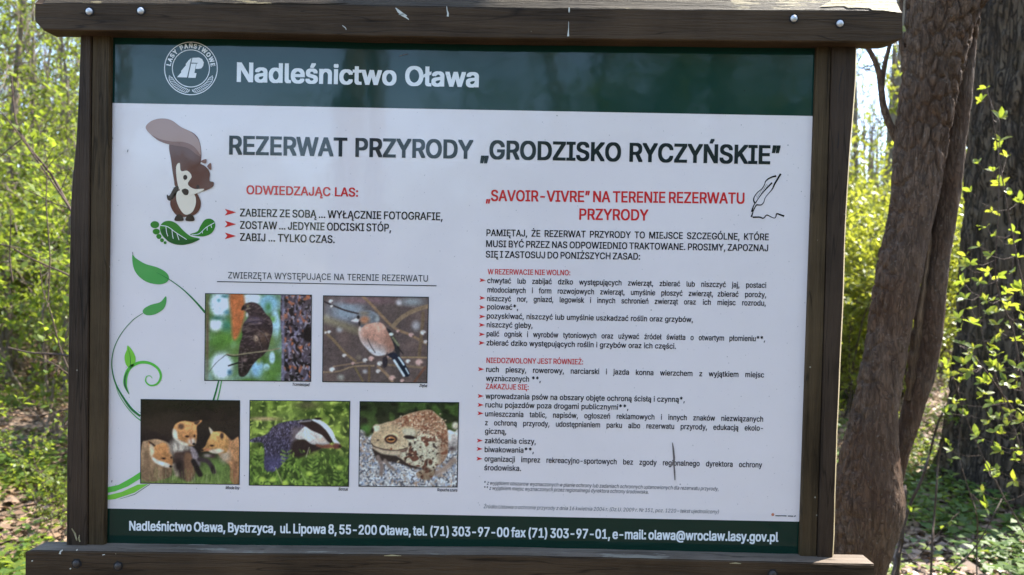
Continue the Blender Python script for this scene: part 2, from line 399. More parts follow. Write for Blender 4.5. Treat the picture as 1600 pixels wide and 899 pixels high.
# bolts
def bolt(u, v, r, mat, hole=True, parent=None):
    c = at(u, v, BF); V, F = [], []
    prof = [(r, -.0005), (r, -.0022), (r * .82, -.0042), (r * .45, -.0052), (0.0001, -.0055)]
    n = 14; rings = [[c + Vector((rr * math.cos(2 * math.pi * j / n), yy, rr * math.sin(2 * math.pi * j / n))) for j in range(n)] for rr, yy in prof]
    V, F = loft(rings, False); b = bpart('bolt', V, F, mat, parent, True)
    if hole:
        ro = r * 1.42
        V = []; F = []
        for j in range(18):
            a = 2 * math.pi * j / 18; w = ro * (1 + .12 * math.sin(j * 2.3 + u))
            V += [c + Vector((r * .9 * math.cos(a), -.0008, r * .9 * math.sin(a))), c + Vector((w * math.cos(a), -.0008, w * math.sin(a)))]
        for j in range(18):
            q = (j + 1) % 18; F.append((j * 2, q * 2, q * 2 + 1, j * 2 + 1))
        bpart('bolt_hole', V, F, M_HOLE, parent)
for u, v in ((140, 18.5), (220.5, 17.5), (1240, 29.5), (1312, 37.3)): bolt(u, v, 0.0066, M_BOLT, True, top_beam)
for u, v in ((120, 880.5), (185, 884.5), (1207, 897)): bolt(u, v, 0.0068, M_BOLTDARK, True, bottom_beam)

# droppings and chips on the beams
def smear(pts, w, parent, mat=M_DROP, name='dropping', Y=BF):
    P = [at(u, v, Y - .0007) for u, v in pts]; V = []; F = []
    for k, p in enumerate(P):
        d = (P[min(k + 1, len(P) - 1)] - P[max(k - 1, 0)]).normalized(); nrm = Vector((-d.z, 0, d.x))
        ww = w[k] if isinstance(w, (list, tuple)) else w
        V += [p + nrm * ww * .00065, p - nrm * ww * .00065]
    for k in range(len(P) - 1): F.append((k * 2, k * 2 + 1, k * 2 + 3, k * 2 + 2))
    return bpart(name, V, F, mat, parent)
smear([(618, 12.5), (623, 18), (629, 23), (634, 27), (639, 31)], [1, 4, 5, 2.5, .6], top_beam)
smear([(623, 23), (631, 22.5), (636, 25)], [.6, 2.2, .8], top_beam)
smear([(698, 10), (698.5, 16), (700, 21), (699.6, 26)], [.8, 1.3, 2.6, 3.0], top_beam)
smear([(889.5, 12), (889.2, 17), (889, 20)], [2, 2.4, .6], top_beam)
smear([(888.6, 34), (888.4, 44), (888, 52), (887.8, 57)], [.5, .8, 2.2, 3.0], top_beam)
smear([(535, 40), (540, 44), (541, 47)], [.8, 1.5, .6], top_beam)
smear([(98, 859.5), (94.5, 862), (93.5, 866)], [1.6, 2.2, 3.2], bottom_beam)
smear([(119, 860.5), (121.5, 858.5)], [1.8, 1.2], bottom_beam)
smear([(160, 867.5), (164, 866.5)], [1.4, 1.0], bottom_beam)
smear([(50, 876), (50.5, 877.5)], [2.5, 2.5], bottom_beam)
smear([(109, 889.5), (111, 888.2)], [1.5, 2], bottom_beam)
smear([(600, 868.8), (612, 868), (627, 868.6)], [.8, 2.4, .6], bottom_beam, M_BAREX, 'chip')
smear([(1140, 880.5), (1150, 880), (1158, 881)], [.6, 2.0, .6], bottom_beam, M_BAREX, 'chip')
smear([(112, 826), (117, 834), (120, 845)], [1.5, 3.0, 2.0], post_l, M_BAREX, 'chip', PF - .0016)
smear([(124, 836), (123, 842), (125, 847)], [1.0, 2.6, 2.0], post_l, M_BAREX, 'chip', PF - .0016)
for pts in ([(1319, 105), (1314.5, 116), (1312.5, 130), (1311, 146), (1310.5, 159)], [(1310, 205), (1310.5, 220), (1309, 232)]):
    smear(pts, [.4, 1.2, 1.2, .8, .3][:len(pts)], post_r, M_HOLE, 'crack', PF - .0016)

# panel
PANEL = [(166, 52), (1283, 64), (1257, 876), (156, 856)]
Vp = [at(u, v, 0.0) for u, v in PANEL]; Vb = [p + Vector((0, .004, 0)) for p in Vp]
panel = bpart('panel', Vp + Vb, [(3, 2, 1, 0), (4, 5, 6, 7), (0, 1, 5, 4), (1, 2, 6, 5), (2, 3, 7, 6), (3, 0, 4, 7)], M_PAPER)
LAY = 0.00018
def lay(k): return -LAY * k
def fill(pts, mat, k, name, parent=None):
    V = [at(u, v, lay(k)) for u, v in pts]
    tris = tessellate_polygon([V]); F = []
    for t in tris:
        a, b, c = (V[i] for i in t)
        F.append(tuple(t) if (b - a).cross(c - a).y < 0 else tuple(reversed(t)))
    return bpart(name, V, F, mat, parent or panel)
def spl(pts, closed=True, n=6):
    out = []; L = len(pts)
    for i in range(L if closed else L - 1):
        g = lambda j: Vector(pts[j % L]) if closed else Vector(pts[min(max(j, 0), L - 1)])
        p0, p1, p2, p3 = g(i - 1), g(i), g(i + 1), g(i + 2)
        for s in range(n):
            t = s / n
            out.append(tuple(0.5 * (2 * p1 + (p2 - p0) * t + (2 * p0 - 5 * p1 + 4 * p2 - p3) * t * t + (3 * p1 - p0 - 3 * p2 + p3) * t ** 3)))
    if not closed: out.append(tuple(pts[-1]))
    return out
def ribbon_pts(pts, w):
    """polygon outline round an open polyline; w number or list of widths (pixels)"""
    L, R = [], []
    n = len(pts)
    for k in range(n):
        a, b = Vector(pts[max(k - 1, 0)]), Vector(pts[min(k + 1, n - 1)]); d = (b - a).normalized() if (b - a).length > 0 else Vector((1, 0))
        ww = (np.interp(k / (n - 1), np.linspace(0, 1, len(w)), w) if isinstance(w, (list, tuple)) else w) * .5
        L.append((pts[k][0] - d.y * ww, pts[k][1] + d.x * ww)); R.append((pts[k][0] + d.y * ww, pts[k][1] - d.x * ww))
    return L, R
def ribbon(pts, w, mat, k, name, closed=False, parent=None):
    if closed: pts = list(pts) + [pts[0], pts[1]]
    L, R = ribbon_pts(pts, w); n = len(L)
    V = [at(u, v, lay(k)) for u, v in L] + [at(u, v, lay(k)) for u, v in R]
    F = [(i, i + 1, n + i + 1, n + i) for i in range(n - 1)]
    if (V[1] - V[0]).cross(V[n] - V[0]).y > 0: F = [tuple(reversed(f)) for f in F]
    return bpart(name, V, F, mat, parent or panel)
tag(fill([(166, 52), (1283, 64), (1272.5, 181.5), (169, 161)], M_GREEN, 1, 'header_band'), 'dark green printed band along the top')
tag(fill([(156, 794.5), (1257, 815.5), (1257, 876), (156, 856)], M_GREENF, 1, 'footer_band'), 'dark green printed band along the foot')

# ---- lettering
import os
def load_font():
    for kind in ('LOCAL', 'SYSTEM'):
        try:
            p = os.path.join(bpy.utils.resource_path(kind), 'datafiles', 'fonts', 'Inter.woff2')
            if os.path.exists(p): return bpy.data.fonts.load(p)
        except Exception: pass
    return None
FONT = load_font()                              # the interface font that ships with Blender; else its built-in one
def outline(body, sw=1.0):
    """closed contours of a line of text, in order, as arrays of points"""
    c = bpy.data.curves.new('t', 'FONT'); c.body = body
    if FONT: c.font = FONT
    c.space_word = sw; c.resolution_u = 3; c.fill_mode = 'NONE'
    o = bpy.data.objects.new('t', c); me = bpy.data.meshes.new_from_object(o)
    V = np.array([v.co[:2] for v in me.vertices]).reshape(-1, 2); E = [tuple(e.vertices) for e in me.edges]
    bpy.data.objects.remove(o); bpy.data.curves.remove(c); bpy.data.meshes.remove(me)
    loops = []; start = 0; n = len(V); nxt = [False] * n
    for i, j in E:
        if abs(i - j) == 1: nxt[min(i, j)] = True
    for i in range(n):
        if not nxt[i]: loops.append(V[start:i + 1]); start = i + 1
    return loops
from mathutils.geometry import delaunay_2d_cdt
HITS = [(-1, -.6), (1, .6), (-1, .6), (1, -.6), (0, 0)]
GL = {}
def glyph(ch, off=0.0):
    """one letter as clean triangles: all its contours (struck several times for extra weight) merged into one sheet"""
    key = (ch, round(off, 4))
    if key in GL: return GL[key]
    base = outline(ch); loops = []
    for hx, hz in (HITS if off > 0 else [(0, 0)]):
        for l in base: loops.append(l + np.array([hx * off, hz * off]))
    vs = []; es = []; A = []; B = []
    for l in loops:
        b0 = len(vs); n = len(l); vs += [Vector(p) for p in l]; es += [(b0 + i, b0 + (i + 1) % n) for i in range(n)]
        A.append(l); B.append(np.roll(l, -1, 0))
    V, _, F, *_ = delaunay_2d_cdt(vs, es, [], 0, 1e-6)
    V = np.array([tuple(v) for v in V]); F = np.array([f for f in F if len(f) == 3]); A = np.concatenate(A); B = np.concatenate(B)
    C = V[F].mean(1); px, py = C[:, :1], C[:, 1:]
    up = (A[:, 1] <= py) & (B[:, 1] > py); dn = (A[:, 1] > py) & (B[:, 1] <= py)
    cr = (B[:, 0] - A[:, 0]) * (py - A[:, 1]) - (px - A[:, 0]) * (B[:, 1] - A[:, 1])
    wind = (up & (cr > 0)).sum(1) - (dn & (cr < 0)).sum(1)
    F = F[wind != 0]; t = V[F]; area = (t[:, 1, 0] - t[:, 0, 0]) * (t[:, 2, 1] - t[:, 0, 1]) - (t[:, 2, 0] - t[:, 0, 0]) * (t[:, 1, 1] - t[:, 0, 1])
    F[area < 0] = F[area < 0][:, ::-1]
    GL[key] = (V, F, len(base), min(l[:, 0].min() for l in base)); return GL[key]
CAP = float(max(l[:, 1].max() for l in outline('H')))
def text_glyphs(body, sw=1.0, off=0.0):
    loops = outline(body, sw); i = 0; VV = []; FF = []; n = 0
    for ch in body:
        if ch == ' ': continue
        V, F, k, x0 = glyph(ch, off); x = min(l[:, 0].min() for l in loops[i:i + k]); i += k
        VV.append(V + np.array([x - x0, 0])); FF.append(F + n); n += len(V)
    return np.concatenate(VV), np.concatenate(FF)
def letter(body, x0, y0, x1, y1, cap, mat, off=0.0, shear=0.0, squeeze=0.86, name='lettering', k=3, just=False):
    """one printed line from baseline pixel (x0,y0) to (x1,y1); cap = height of capitals in pixels; off = extra weight in cap heights"""
    A, B = at(x0, y0, 0), at(x1, y1, 0); width = (B - A).length
    size = (at(x0, y0 - cap, 0) - A).length / CAP; sw = 1.0
    span = lambda q: np.ptp(np.concatenate(outline(body, q))[:, 0])
    if ' ' in body:
        w = span(1.0); dw = span(2.0) - w; want = width / (size * squeeze)
        sw = min(max(1 + (want - w) / dw, 0.7), 3.6 if just or 1185 < x1 < 1205 else 1.15)
    V, F = text_glyphs(body, sw, off * CAP); V = V.copy(); V[:, 0] += V[:, 1] * shear
    sx = width / np.ptp(V[:, 0]); ex = (B - A).normalized(); ez = Vector((0, 0, 1)); ez = (ez - ex * ez.dot(ex)).normalized()
    P = A - ex * (V[:, 0].min() * sx); P.y = lay(k)
    pts = [P + ex * (a * sx) + ez * (b * size) for a, b in V]
    return bpart(name, pts, [tuple(int(i) for i in f) for f in F], mat, panel)
SB, BD = 0.028, 0.051
letter('Nadleśnictwo Oława', 370, 127.5, 748, 136, 29, M_WHITE, BD)
letter('REZERWAT PRZYRODY „GRODZISKO RYCZYŃSKIE”', 358, 241, 1219, 256.5, 28, M_TITLE, BD)
letter('ODWIEDZAJĄC LAS:', 385, 303.5, 559.5, 307.5, 13.5, M_RED, SB + .010)
letter('ZABIERZ ZE SOBĄ … WYŁĄCZNIE FOTOGRAFIE,', 375, 338.2, 691.5, 344.3, 11.8, M_BLACK, SB)
letter('ZOSTAW … JEDYNIE ODCISKI STÓP,', 375, 357.5, 611, 362, 11.8, M_BLACK, SB)
letter('ZABIJ … TYLKO CZAS.', 375, 376.3, 523, 380, 11.8, M_BLACK, SB)
letter('ZWIERZĘTA WYSTĘPUJĄCE NA TERENIE REZERWATU', 356.5, 435.2, 668.5, 440.3, 10.0, M_TITLE, 0.004)
letter('„SAVOIR-VIVRE” NA TERENIE REZERWATU', 759, 314, 1163, 318.4, 16.8, M_RED, SB + .010)
letter('PRZYRODY', 905, 343.2, 1013, 344.7, 16.8, M_RED, SB + .010)
letter('PAMIĘTAJ, ŻE REZERWAT PRZYRODY TO MIEJSCE SZCZEGÓLNE, KTÓRE', 760, 368.8, 1201, 375.6, 10.2, M_BLACK, SB)
letter('MUSI BYĆ PRZEZ NAS ODPOWIEDNIO TRAKTOWANE. PROSIMY, ZAPOZNAJ', 759.5, 386, 1200, 392.8, 10.2, M_BLACK, SB)
letter('SIĘ I ZASTOSUJ DO PONIŻSZYCH ZASAD:', 759, 402.5, 1000, 406, 10.2, M_BLACK, SB)
letter('W REZERWACIE NIE WOLNO:', 762, 428.8, 891, 430.4, 8.2, M_RED, SB)
letter('NIEDOZWOLONY JEST RÓWNIEŻ:', 760, 567.2, 911, 569.6, 8.2, M_RED, SB)
letter('ZAKAZUJE SIĘ:', 759, 608, 826, 609.2, 8.2, M_RED, SB)
for body, x0, y0, x1, y1 in (
    ('chwytać lub zabijać dziko występujących zwierząt, zbierać lub niszczyć jaj, postaci', 761.5, 442.5, 1197, 450),
    ('młodocianych i form rozwojowych zwierząt, umyślnie płoszyć zwierząt,', 761.5, 457, 1114, 463.3), ('zbierać poroży,', 1121, 463.4, 1197, 464.7),
    ('niszczyć nor, gniazd, legowisk i innych schronień zwierząt oraz', 761, 470.6, 1087, 476.1), ('ich miejsc rozrodu,', 1098, 476.3, 1196.3, 477.9),
    ('polować*,', 761, 483.5, 809.5, 484.3),
    ('pozyskiwać, niszczyć lub umyślnie uszkadzać roślin oraz grzybów,', 760.5, 497.8, 1082.5, 503.4),
    ('niszczyć gleby,', 760.5, 511.5, 832, 512.6),
    ('palić ognisk i wyrobów tytoniowych oraz używać źródeł światła o otwartym płomieniu**,', 760.3, 525.6, 1195, 533.6),
    ('zbierać dziko występujących roślin i grzybów oraz ich części.', 760, 539.7, 1056, 545.2),
    ('ruch pieszy, rowerowy, narciarski i jazda konna wierzchem z wyjątkiem miejsc', 759.5, 581.2, 1193.7, 590),
    ('wyznaczonych **,', 759.2, 595.3, 844.7, 596.8),
    ('wprowadzania psów na obszary objęte ochroną ścisłą i czynną*,', 758.5, 623, 1069.7, 628.5),
    ('ruchu pojazdów poza drogami publicznymi**,', 758.3, 636.6, 981.6, 640.5),
    ('umieszczania tablic, napisów, ogłoszeń reklamowych i innych znaków niezwiązanych', 758, 650.7, 1192.2, 659),
    ('z ochroną przyrody, udostępnianiem parku albo rezerwatu przyrody, edukacją ekolo-', 757.8, 664.5, 1192, 673.2),
    ('giczną,', 757.6, 677.7, 791, 678.4),
    ('zakłócania ciszy,', 757.4, 692.5, 837, 694),
    ('biwakowania**,', 757.2, 706.5, 833.8, 707.8),
    ('organizacji imprez rekreacyjno-sportowych bez zgody regionalnego dyrektora ochrony', 757, 721, 1190.6, 730.6),
    ('środowiska.', 756.6, 734.8, 814, 736)):
    letter(body, x0, y0, x1, y1, 8.3, M_BLACK, SB, squeeze=0.80, just=x1 > 1080 and y0 < 480)
letter('* z wyjątkiem obszarów wyznaczonych w planie ochrony lub zadaniach ochronnych ustanowionych dla rezerwatu przyrody,', 756.3, 757.3, 1122.5, 766.8, 5.8, M_BLACK, 0, 0.2)
letter('** z wyjątkiem miejsc wyznaczonych przez regionalnego dyrektora ochrony środowiska.', 756.1, 765.2, 1013, 771.7, 5.8, M_BLACK, 0, 0.2)
letter('Źródło:Ustawa o ochronie przyrody z dnia 16 kwietnia 2004 r. (Dz.U. 2009 r. Nr 151, poz. 1220 – tekst ujednolicony)', 755.5, 794.2, 1123, 802.6, 5.8, M_GREY, 0.0, 0.2)
letter('Nadleśnictwo Oława, Bystrzyca,  ul. Lipowa 8, 55-200 Oława, tel. (71) 303-97-00 fax (71) 303-97-01, e-mail: olawa@wroclaw.lasy.gov.pl', 202, 828.6, 1216, 846.3, 14.2, M_WHITE, BD, squeeze=.8)
for body, x0, y0, x1, y1 in (('Trzmielojad', 457, 603, 484, 603.6), ('Zięba', 655, 604.8, 667.5, 605.1), ('Młode lisy', 352.5, 764.3, 374.5, 764.8), ('Borsuk', 529, 766.6, 544, 766.9), ('Ropucha szara', 683, 767.6, 714.5, 768.2)):
    letter(body, x0, y0, x1, y1, 4.6, M_BLACK, SB, 0.2, name='caption')
ribbon([(339, 440.2), (510, 443.6), (682, 446.8)], 1.3, M_TITLE, 3, 'rule')
M_DOT = ink_mat('orange_dot_ink', (160, 105, 90))
fill([(1207.5 + 2.4 * math.cos(a), 804.3 + 2.4 * math.sin(a)) for a in np.linspace(0, 6.0, 10)], M_DOT, 3, 'maker_mark')
ribbon([(1211.5, 806), (1216, 806.3), (1221, 806.2), (1229, 806.5)], [1.2, 1.6, 1.3, 1.6], M_TITLE, 3, 'maker_mark')
ribbon([(1231, 806.6), (1235, 806.6), (1239.5, 806.9)], [1.6, 1.5, 1.7], M_TITLE, 3, 'maker_mark')
ribbon([(1240.8, 807.2), (1243.4, 806.2)], 1.5, M_TITLE, 3, 'maker_mark')
def arrow(x, y, w, h, mat=M_RED):
    fill([(x, y - h / 2), (x + w, y + .012 * w), (x - .01 * w, y + h / 2), (x + w * .22, y)], mat, 3, 'bullet_arrow')
for y in (331.8, 350.3, 368.8): arrow(351.3, y, 17.5, 10.5)
for x, y in ((749.2, 438), (749, 465.8), (748.8, 480.2), (748.6, 494.8), (748.4, 508), (748.2, 522.6), (748, 536), (747, 577), (746.4, 619), (746.2, 632.9), (746, 646), (745, 688.6), (744.7, 701.6), (744.4, 717)):
    arrow(x, y, 9.6, 6.2)
ribbon([(1050.6, 692), (1051.8, 700), (1053.2, 715), (1053.2, 728), (1054, 738), (1054.6, 750.5)], [1.2, 2.6, 3.2, 2.2, 2.4, 1.6], M_STICK, 6, 'scratch')
for pts in ([(171, 214), (174, 213), (176.5, 217)], [(199, 238), (200, 234)], [(207.5, 398), (207, 394)], [(174.4, 754), (175, 750.5)], [(1270, 247), (1271, 246)], [(624, 88), (632, 85.5), (637.5, 84.6)]):
    ribbon(pts, 1.0, M_STICK, 6, 'speck')

# ---- emblem in the header
ex0, ey0 = 298.3, 107.2
def circ(r, a0=0, a1=2 * math.pi, n=64): return [(ex0 + r * math.cos(a), ey0 + r * math.sin(a)) for a in np.linspace(a0, a1, n)]
ribbon(circ(41.2), 1.3, M_WHITE, 3, 'emblem_ring'); ribbon(circ(29.0), 1.3, M_WHITE, 3, 'emblem_ring')
Z2 = lambda pts: [(240 + x / 9.0, 60 + y / 9.0) for x, y in pts]
fill(Z2([(330, 548), (390, 478), (385, 462), (455, 380), (452, 362), (490, 312), (532, 276), (470, 552)]), M_WHITE, 3, 'emblem_tree')
fill(Z2([(546, 276), (640, 272), (682, 292), (705, 340), (698, 390), (672, 424), (630, 432), (590, 430), (604, 358), (632, 348), (530, 344)]), M_WHITE, 3, 'emblem_letter')
fill(Z2([(528, 356), (598, 358), (574, 488), (604, 490), (590, 558), (486, 555)]), M_WHITE, 3, 'emblem_letter')
def ring_text(body, r, a_mid, span, cap):
    Vs, Fs = [], []; c0 = at(ex0, ey0, 0); mpp = (at(ex0 + 1, ey0, 0) - c0).length; size = cap * mpp / CAP
    adv = []
    for ch in body:
        if ch == ' ': adv.append(0.42); continue
        V, _ = text_glyphs(ch, 1.0, .04); adv.append(np.ptp(V[:, 0]) + 0.14)
    tot = sum(adv); x = 0
    for ch, ad in zip(body, adv):
        mid = x + ad / 2; x += ad
        if ch == ' ': continue
        a = a_mid + (mid / tot - .5) * span          # clockwise from 12 o'clock
        V, F = text_glyphs(ch, 1.0, .04); V = V - np.array([(V[:, 0].min() + V[:, 0].max()) / 2, 0]); b0 = len(Vs)
        for px, py in V:
            q, w = px * size * .92, r * mpp + py * size
            Vs.append(Vector((c0.x + w * math.sin(a) + q * math.cos(a), lay(3), c0.z + w * math.cos(a) - q * math.sin(a))))
        Fs += [tuple(int(i) + b0 for i in f) for f in F]
    bpart('emblem_lettering', Vs, Fs, M_WHITE, panel)
ring_text('LASY PAŃSTWOWE', 31.6, rad(0), rad(170), 6.6)
for s in (-1, 1):
    A = [math.pi / 2 + s * a for a in np.linspace(rad(3), rad(72), 15)]
    o1 = [(ex0 + r * math.cos(a), ey0 + r * math.sin(a)) for r, a in zip(np.interp(range(15), [0, 2, 12, 14], [35.2, 38.4, 38.4, 35.6]), A)]
    o2 = [(ex0 + r * math.cos(a), ey0 + r * math.sin(a)) for r, a in zip(np.interp(range(15), [0, 2, 12, 14], [35.2, 32.2, 32.2, 35.6]), A)]
    ribbon(o1, .8, M_WHITE, 3, 'emblem_wreath'); ribbon(o2, .8, M_WHITE, 3, 'emblem_wreath')
    for k in range(1, 14):
        a = A[k]; a2 = a - s * rad(5)
        ribbon([(ex0 + 38 * math.cos(a), ey0 + 38 * math.sin(a)), (ex0 + 32.5 * math.cos(a2), ey0 + 32.5 * math.sin(a2))], .75, M_WHITE, 3, 'emblem_wreath')

# ---- quill drawing
Z6 = lambda pts: [(1150 + x / 8.99, 260 + y / 8.99) for x, y in pts]
for pts, w in (([(565, 137), (510, 150), (450, 180), (415, 215), (400, 260), (360, 320), (300, 370), (258, 430), (248, 480), (268, 520)], [2, 1.6, .9, .9, 1.1, 1.8]),
               ([(628, 105), (590, 170), (545, 245), (510, 320), (455, 385), (410, 445), (390, 505), (360, 540), (320, 545), (285, 540)], [2.2, 2.0, .9, .7, 1.1, 1.6]),
               ([(505, 232), (440, 300), (360, 390), (290, 490), (245, 560), (222, 640)], [1.8, 1.4, .8, 1.0, 2.2]),
               ([(285, 545), (245, 620), (230, 670), (215, 712)], [1.4, 1.0, 1.4, 2.0]),
               ([(235, 716), (330, 715), (385, 730), (430, 686), (480, 705), (535, 728), (560, 710), (572, 668), (620, 680), (676, 702)], [1.8, 1.4, 1.0, .8, 1.5, 2.0])):
    ribbon(spl(Z6(pts), False, 5), [q * 1.35 for q in w], M_BLACK, 3, 'quill_drawing')
for k in range(9):
    x, y = 290 + k * 17.5, 410 - k * 20; ribbon(Z6([(x, y), (x + 18, y + 52 - k)]), .5, M_BLACK, 3, 'quill_drawing')

# ---- vine ornaments
M_G1 = ink_mat('leaf_green_ink', (66, 134, 74)); M_G2 = ink_mat('bright_green_ink', (104, 168, 62)); M_G3 = ink_mat('deep_green_ink', (34, 98, 56))
M_G4 = ink_mat('stem_green_ink', (50, 92, 66)); M_G5 = ink_mat('grass_green_ink', (80, 160, 66))
Z5 = lambda pts: [(160 + x / 3.211, 400 + y / 3.211) for x, y in pts]
fill(spl(Z5([(150, -5), (168, 12), (215, 40), (275, 58), (318, 82), (334, 112), (318, 135), (280, 143), (225, 132), (180, 100), (155, 55)])), M_G1, 3, 'vine_leaf')
ribbon(spl(Z5([(270, 82), (300, 98), (335, 118)]), False), [.3, .7, 1.2], M_G3, 4, 'vine_vein')
ribbon(spl(Z5([(335, 118), (400, 165), (460, 222), (516, 285)]), False), [1.2, 1.6, 2.4, 3.6], M_G3, 3, 'vine_stem')
fill(spl(Z5([(318, 203), (320, 235), (305, 268), (265, 293), (225, 298), (203, 284), (210, 264), (245, 245), (290, 232)])), M_G1, 3, 'vine_leaf')
ribbon(spl(Z5([(203, 288), (150, 325), (95, 390), (60, 460), (47, 530), (52, 590), (70, 650), (105, 712), (145, 765), (192, 800)]), False), [.8, 1.1, 1.5, 2.0, 3, 6.5], M_G3, 3, 'vine_stem')
ribbon(spl(Z5([(55, 570), (75, 640), (110, 705), (150, 760), (192, 795)]), False), [.2, .8, 1.2, 2.0], M_WHITE, 4, 'vine_gleam')
ribbon(spl(Z5([(60, 620), (80, 690), (120, 755), (165, 805), (192, 826)]), False), [.4, 1.0, 1.4, 1.8], M_G1, 4, 'vine_stem')
ribbon([(342, 594), (338, 610), (333, 627)], [2.2, 2.6, 2.8], M_G3, 3, 'vine_stem'); ribbon([(346.5, 594), (343, 612), (339.5, 627)], [1.6, 1.8, 2], M_G1, 3, 'vine_stem')
fill(spl(Z5([(127, 450), (150, 475), (166, 510), (162, 540), (140, 566), (118, 545), (111, 505), (122, 472)])), M_G2, 3, 'vine_leaf')
ribbon(spl(Z5([(128, 458), (140, 510), (140, 565)]), False), [.3, .8, 1.2], M_G3, 4, 'vine_vein')
ribbon(spl(Z5([(134, 695), (115, 650), (118, 600), (140, 560), (185, 536), (235, 538), (278, 565), (293, 605), (275, 642), (240, 650), (217, 630), (222, 606), (240, 603), (250, 615)]), False), [.8, 6, 5.6, 4.6, 4.2, 3.8, 3.2, 2.4, 1.8, 1.2, .8], M_G5, 3, 'vine_tendril')
ribbon(spl(Z5([(134, 695), (113, 650), (115, 605), (130, 572)]), False), [.5, 3.0, 2.6, .5], M_G4, 4, 'vine_tendril')
fill([(160, 763), (185, 758), (205, 747), (221, 736.5), (221, 747), (200, 760), (180, 768), (160, 772)], M_G5, 3, 'vine_stem')
fill([(160, 776), (190, 769), (215, 757.5), (232, 756.5), (210, 770), (180, 780), (160, 782)], M_G2, 3, 'vine_stem')
ribbon([(187, 780), (210, 773), (234, 757)], [.4, 1.0, .8], M_G4, 3, 'vine_stem')

# ---- footprint of leaves and a plain squirrel
Z1 = lambda pts: [(160 + x / 3.91, 170 + y / 3.91) for x, y in pts]
M_FG = ink_mat('footprint_green_ink', (44, 104, 40)); M_FG2 = ink_mat('footprint_dark_green_ink', (30, 74, 38))
fill(spl(Z1([(352, 722), (375, 692), (415, 686), (455, 704), (495, 745), (540, 780), (595, 795), (560, 815), (500, 832), (440, 828), (390, 800), (360, 765)])), M_FG, 3, 'footprint_leaf')
fill(spl(Z1([(360, 740), (410, 735), (460, 765), (520, 798), (590, 797), (545, 822), (490, 831), (435, 826), (390, 800)])), M_FG2, 4, 'footprint_leaf')
fill(spl(Z1([(536, 768), (580, 750), (600, 715), (625, 680), (660, 673), (686, 692), (688, 725), (665, 762), (620, 780), (570, 778)])), M_FG, 3, 'footprint_leaf')
for pts in ([(355, 714), (400, 722), (450, 758), (515, 800)], [(388, 722), (392, 755), (400, 780)], [(425, 738), (428, 770), (433, 795)], [(455, 762), (462, 785), (468, 803)], [(545, 771), (590, 765), (635, 725), (685, 697)], [(640, 722), (640, 745)], [(610, 748), (612, 762)], [(662, 708), (668, 728)]):
    ribbon(spl(Z1(pts), False, 4), 1.0, M_WHITE, 5, 'footprint_vein')
for x, y, rx, ry in ((320, 709, 27, 22), (329, 751, 22, 18), (345, 781, 16, 15), (364, 804, 12, 12), (383, 819, 9, 9)):
    fill(Z1([(x + rx * math.cos(a), y + ry * math.sin(a)) for a in np.linspace(0, 6.0, 16)]), M_FG, 3, 'footprint_toe')
M_SQ = ink_mat('squirrel_brown_ink', (78, 42, 40)); M_SQD = ink_mat('squirrel_dark_ink', (42, 26, 30)); M_SQP = ink_mat('squirrel_tail_ink', (134, 108, 106)); M_SQC = ink_mat('squirrel_cream_ink', (196, 182, 178)); M_SQM = ink_mat('squirrel_mid_ink', (104, 70, 66))
fill(spl(Z1([(410, 210), (420, 320), (436, 430), (455, 480), (560, 480), (600, 330), (603, 250), (585, 180), (540, 140), (480, 130)])), M_SQ, 3, 'squirrel')
fill(spl(Z1([(264, 115), (295, 78), (355, 60), (420, 70), (480, 112), (545, 145), (590, 200), (602, 280), (580, 262), (530, 225), (470, 215), (400, 212), (340, 190), (295, 158)])), M_SQP, 4, 'squirrel')
fill(spl(Z1([(300, 160), (350, 185), (420, 200), (500, 205), (560, 232), (600, 290), (575, 280), (520, 240), (440, 225), (390, 214), (340, 194)])), M_SQM, 5, 'squirrel')
fill(spl(Z1([(455, 500), (500, 490), (560, 500), (595, 550), (600, 595), (575, 640), (520, 660), (460, 655), (425, 615), (415, 565)])), M_SQ, 6, 'squirrel')
fill(spl(Z1([(398, 555), (394, 525), (410, 530), (440, 480), (465, 475), (455, 520), (420, 560)])), M_SQD, 6, 'squirrel')
fill(spl(Z1([(470, 500), (530, 505), (565, 530), (570, 580), (550, 630), (510, 648), (478, 620), (455, 570), (452, 525)])), M_SQC, 7, 'squirrel')
fill(spl(Z1([(455, 340), (500, 325), (570, 330), (625, 350), (655, 390), (655, 440), (680, 450), (670, 480), (610, 505), (560, 510), (520, 525), (490, 515), (465, 470), (450, 410)])), M_SQ, 8, 'squirrel')
fill(spl(Z1([(600, 322), (634, 308), (630, 335)])), M_SQM, 8, 'squirrel'); fill(spl(Z1([(640, 352), (662, 332), (664, 375)])), M_SQM, 8, 'squirrel')
fill(spl(Z1([(450, 360), (472, 332), (480, 380), (520, 380), (545, 415), (522, 460), (560, 490), (620, 490), (600, 508), (540, 528), (495, 522), (462, 470)])), M_SQC, 9, 'squirrel')
for x, y, r in ((506, 420, 13), (583, 478, 10)):
    fill(Z1([(x + r * math.cos(a), y + r * 1.2 * math.sin(a)) for a in np.linspace(0, 6.0, 14)]), M_SQD, 10, 'squirrel')
fill(spl(Z1([(484, 500), (505, 488), (526, 500), (522, 525), (500, 526)])), M_SQD, 10, 'squirrel')
for x in (468, 535): fill(spl(Z1([(x - 26, 684), (x - 18, 655), (x + 4, 645), (x + 22, 660), (x + 25, 684)])), M_SQD, 8, 'squirrel')

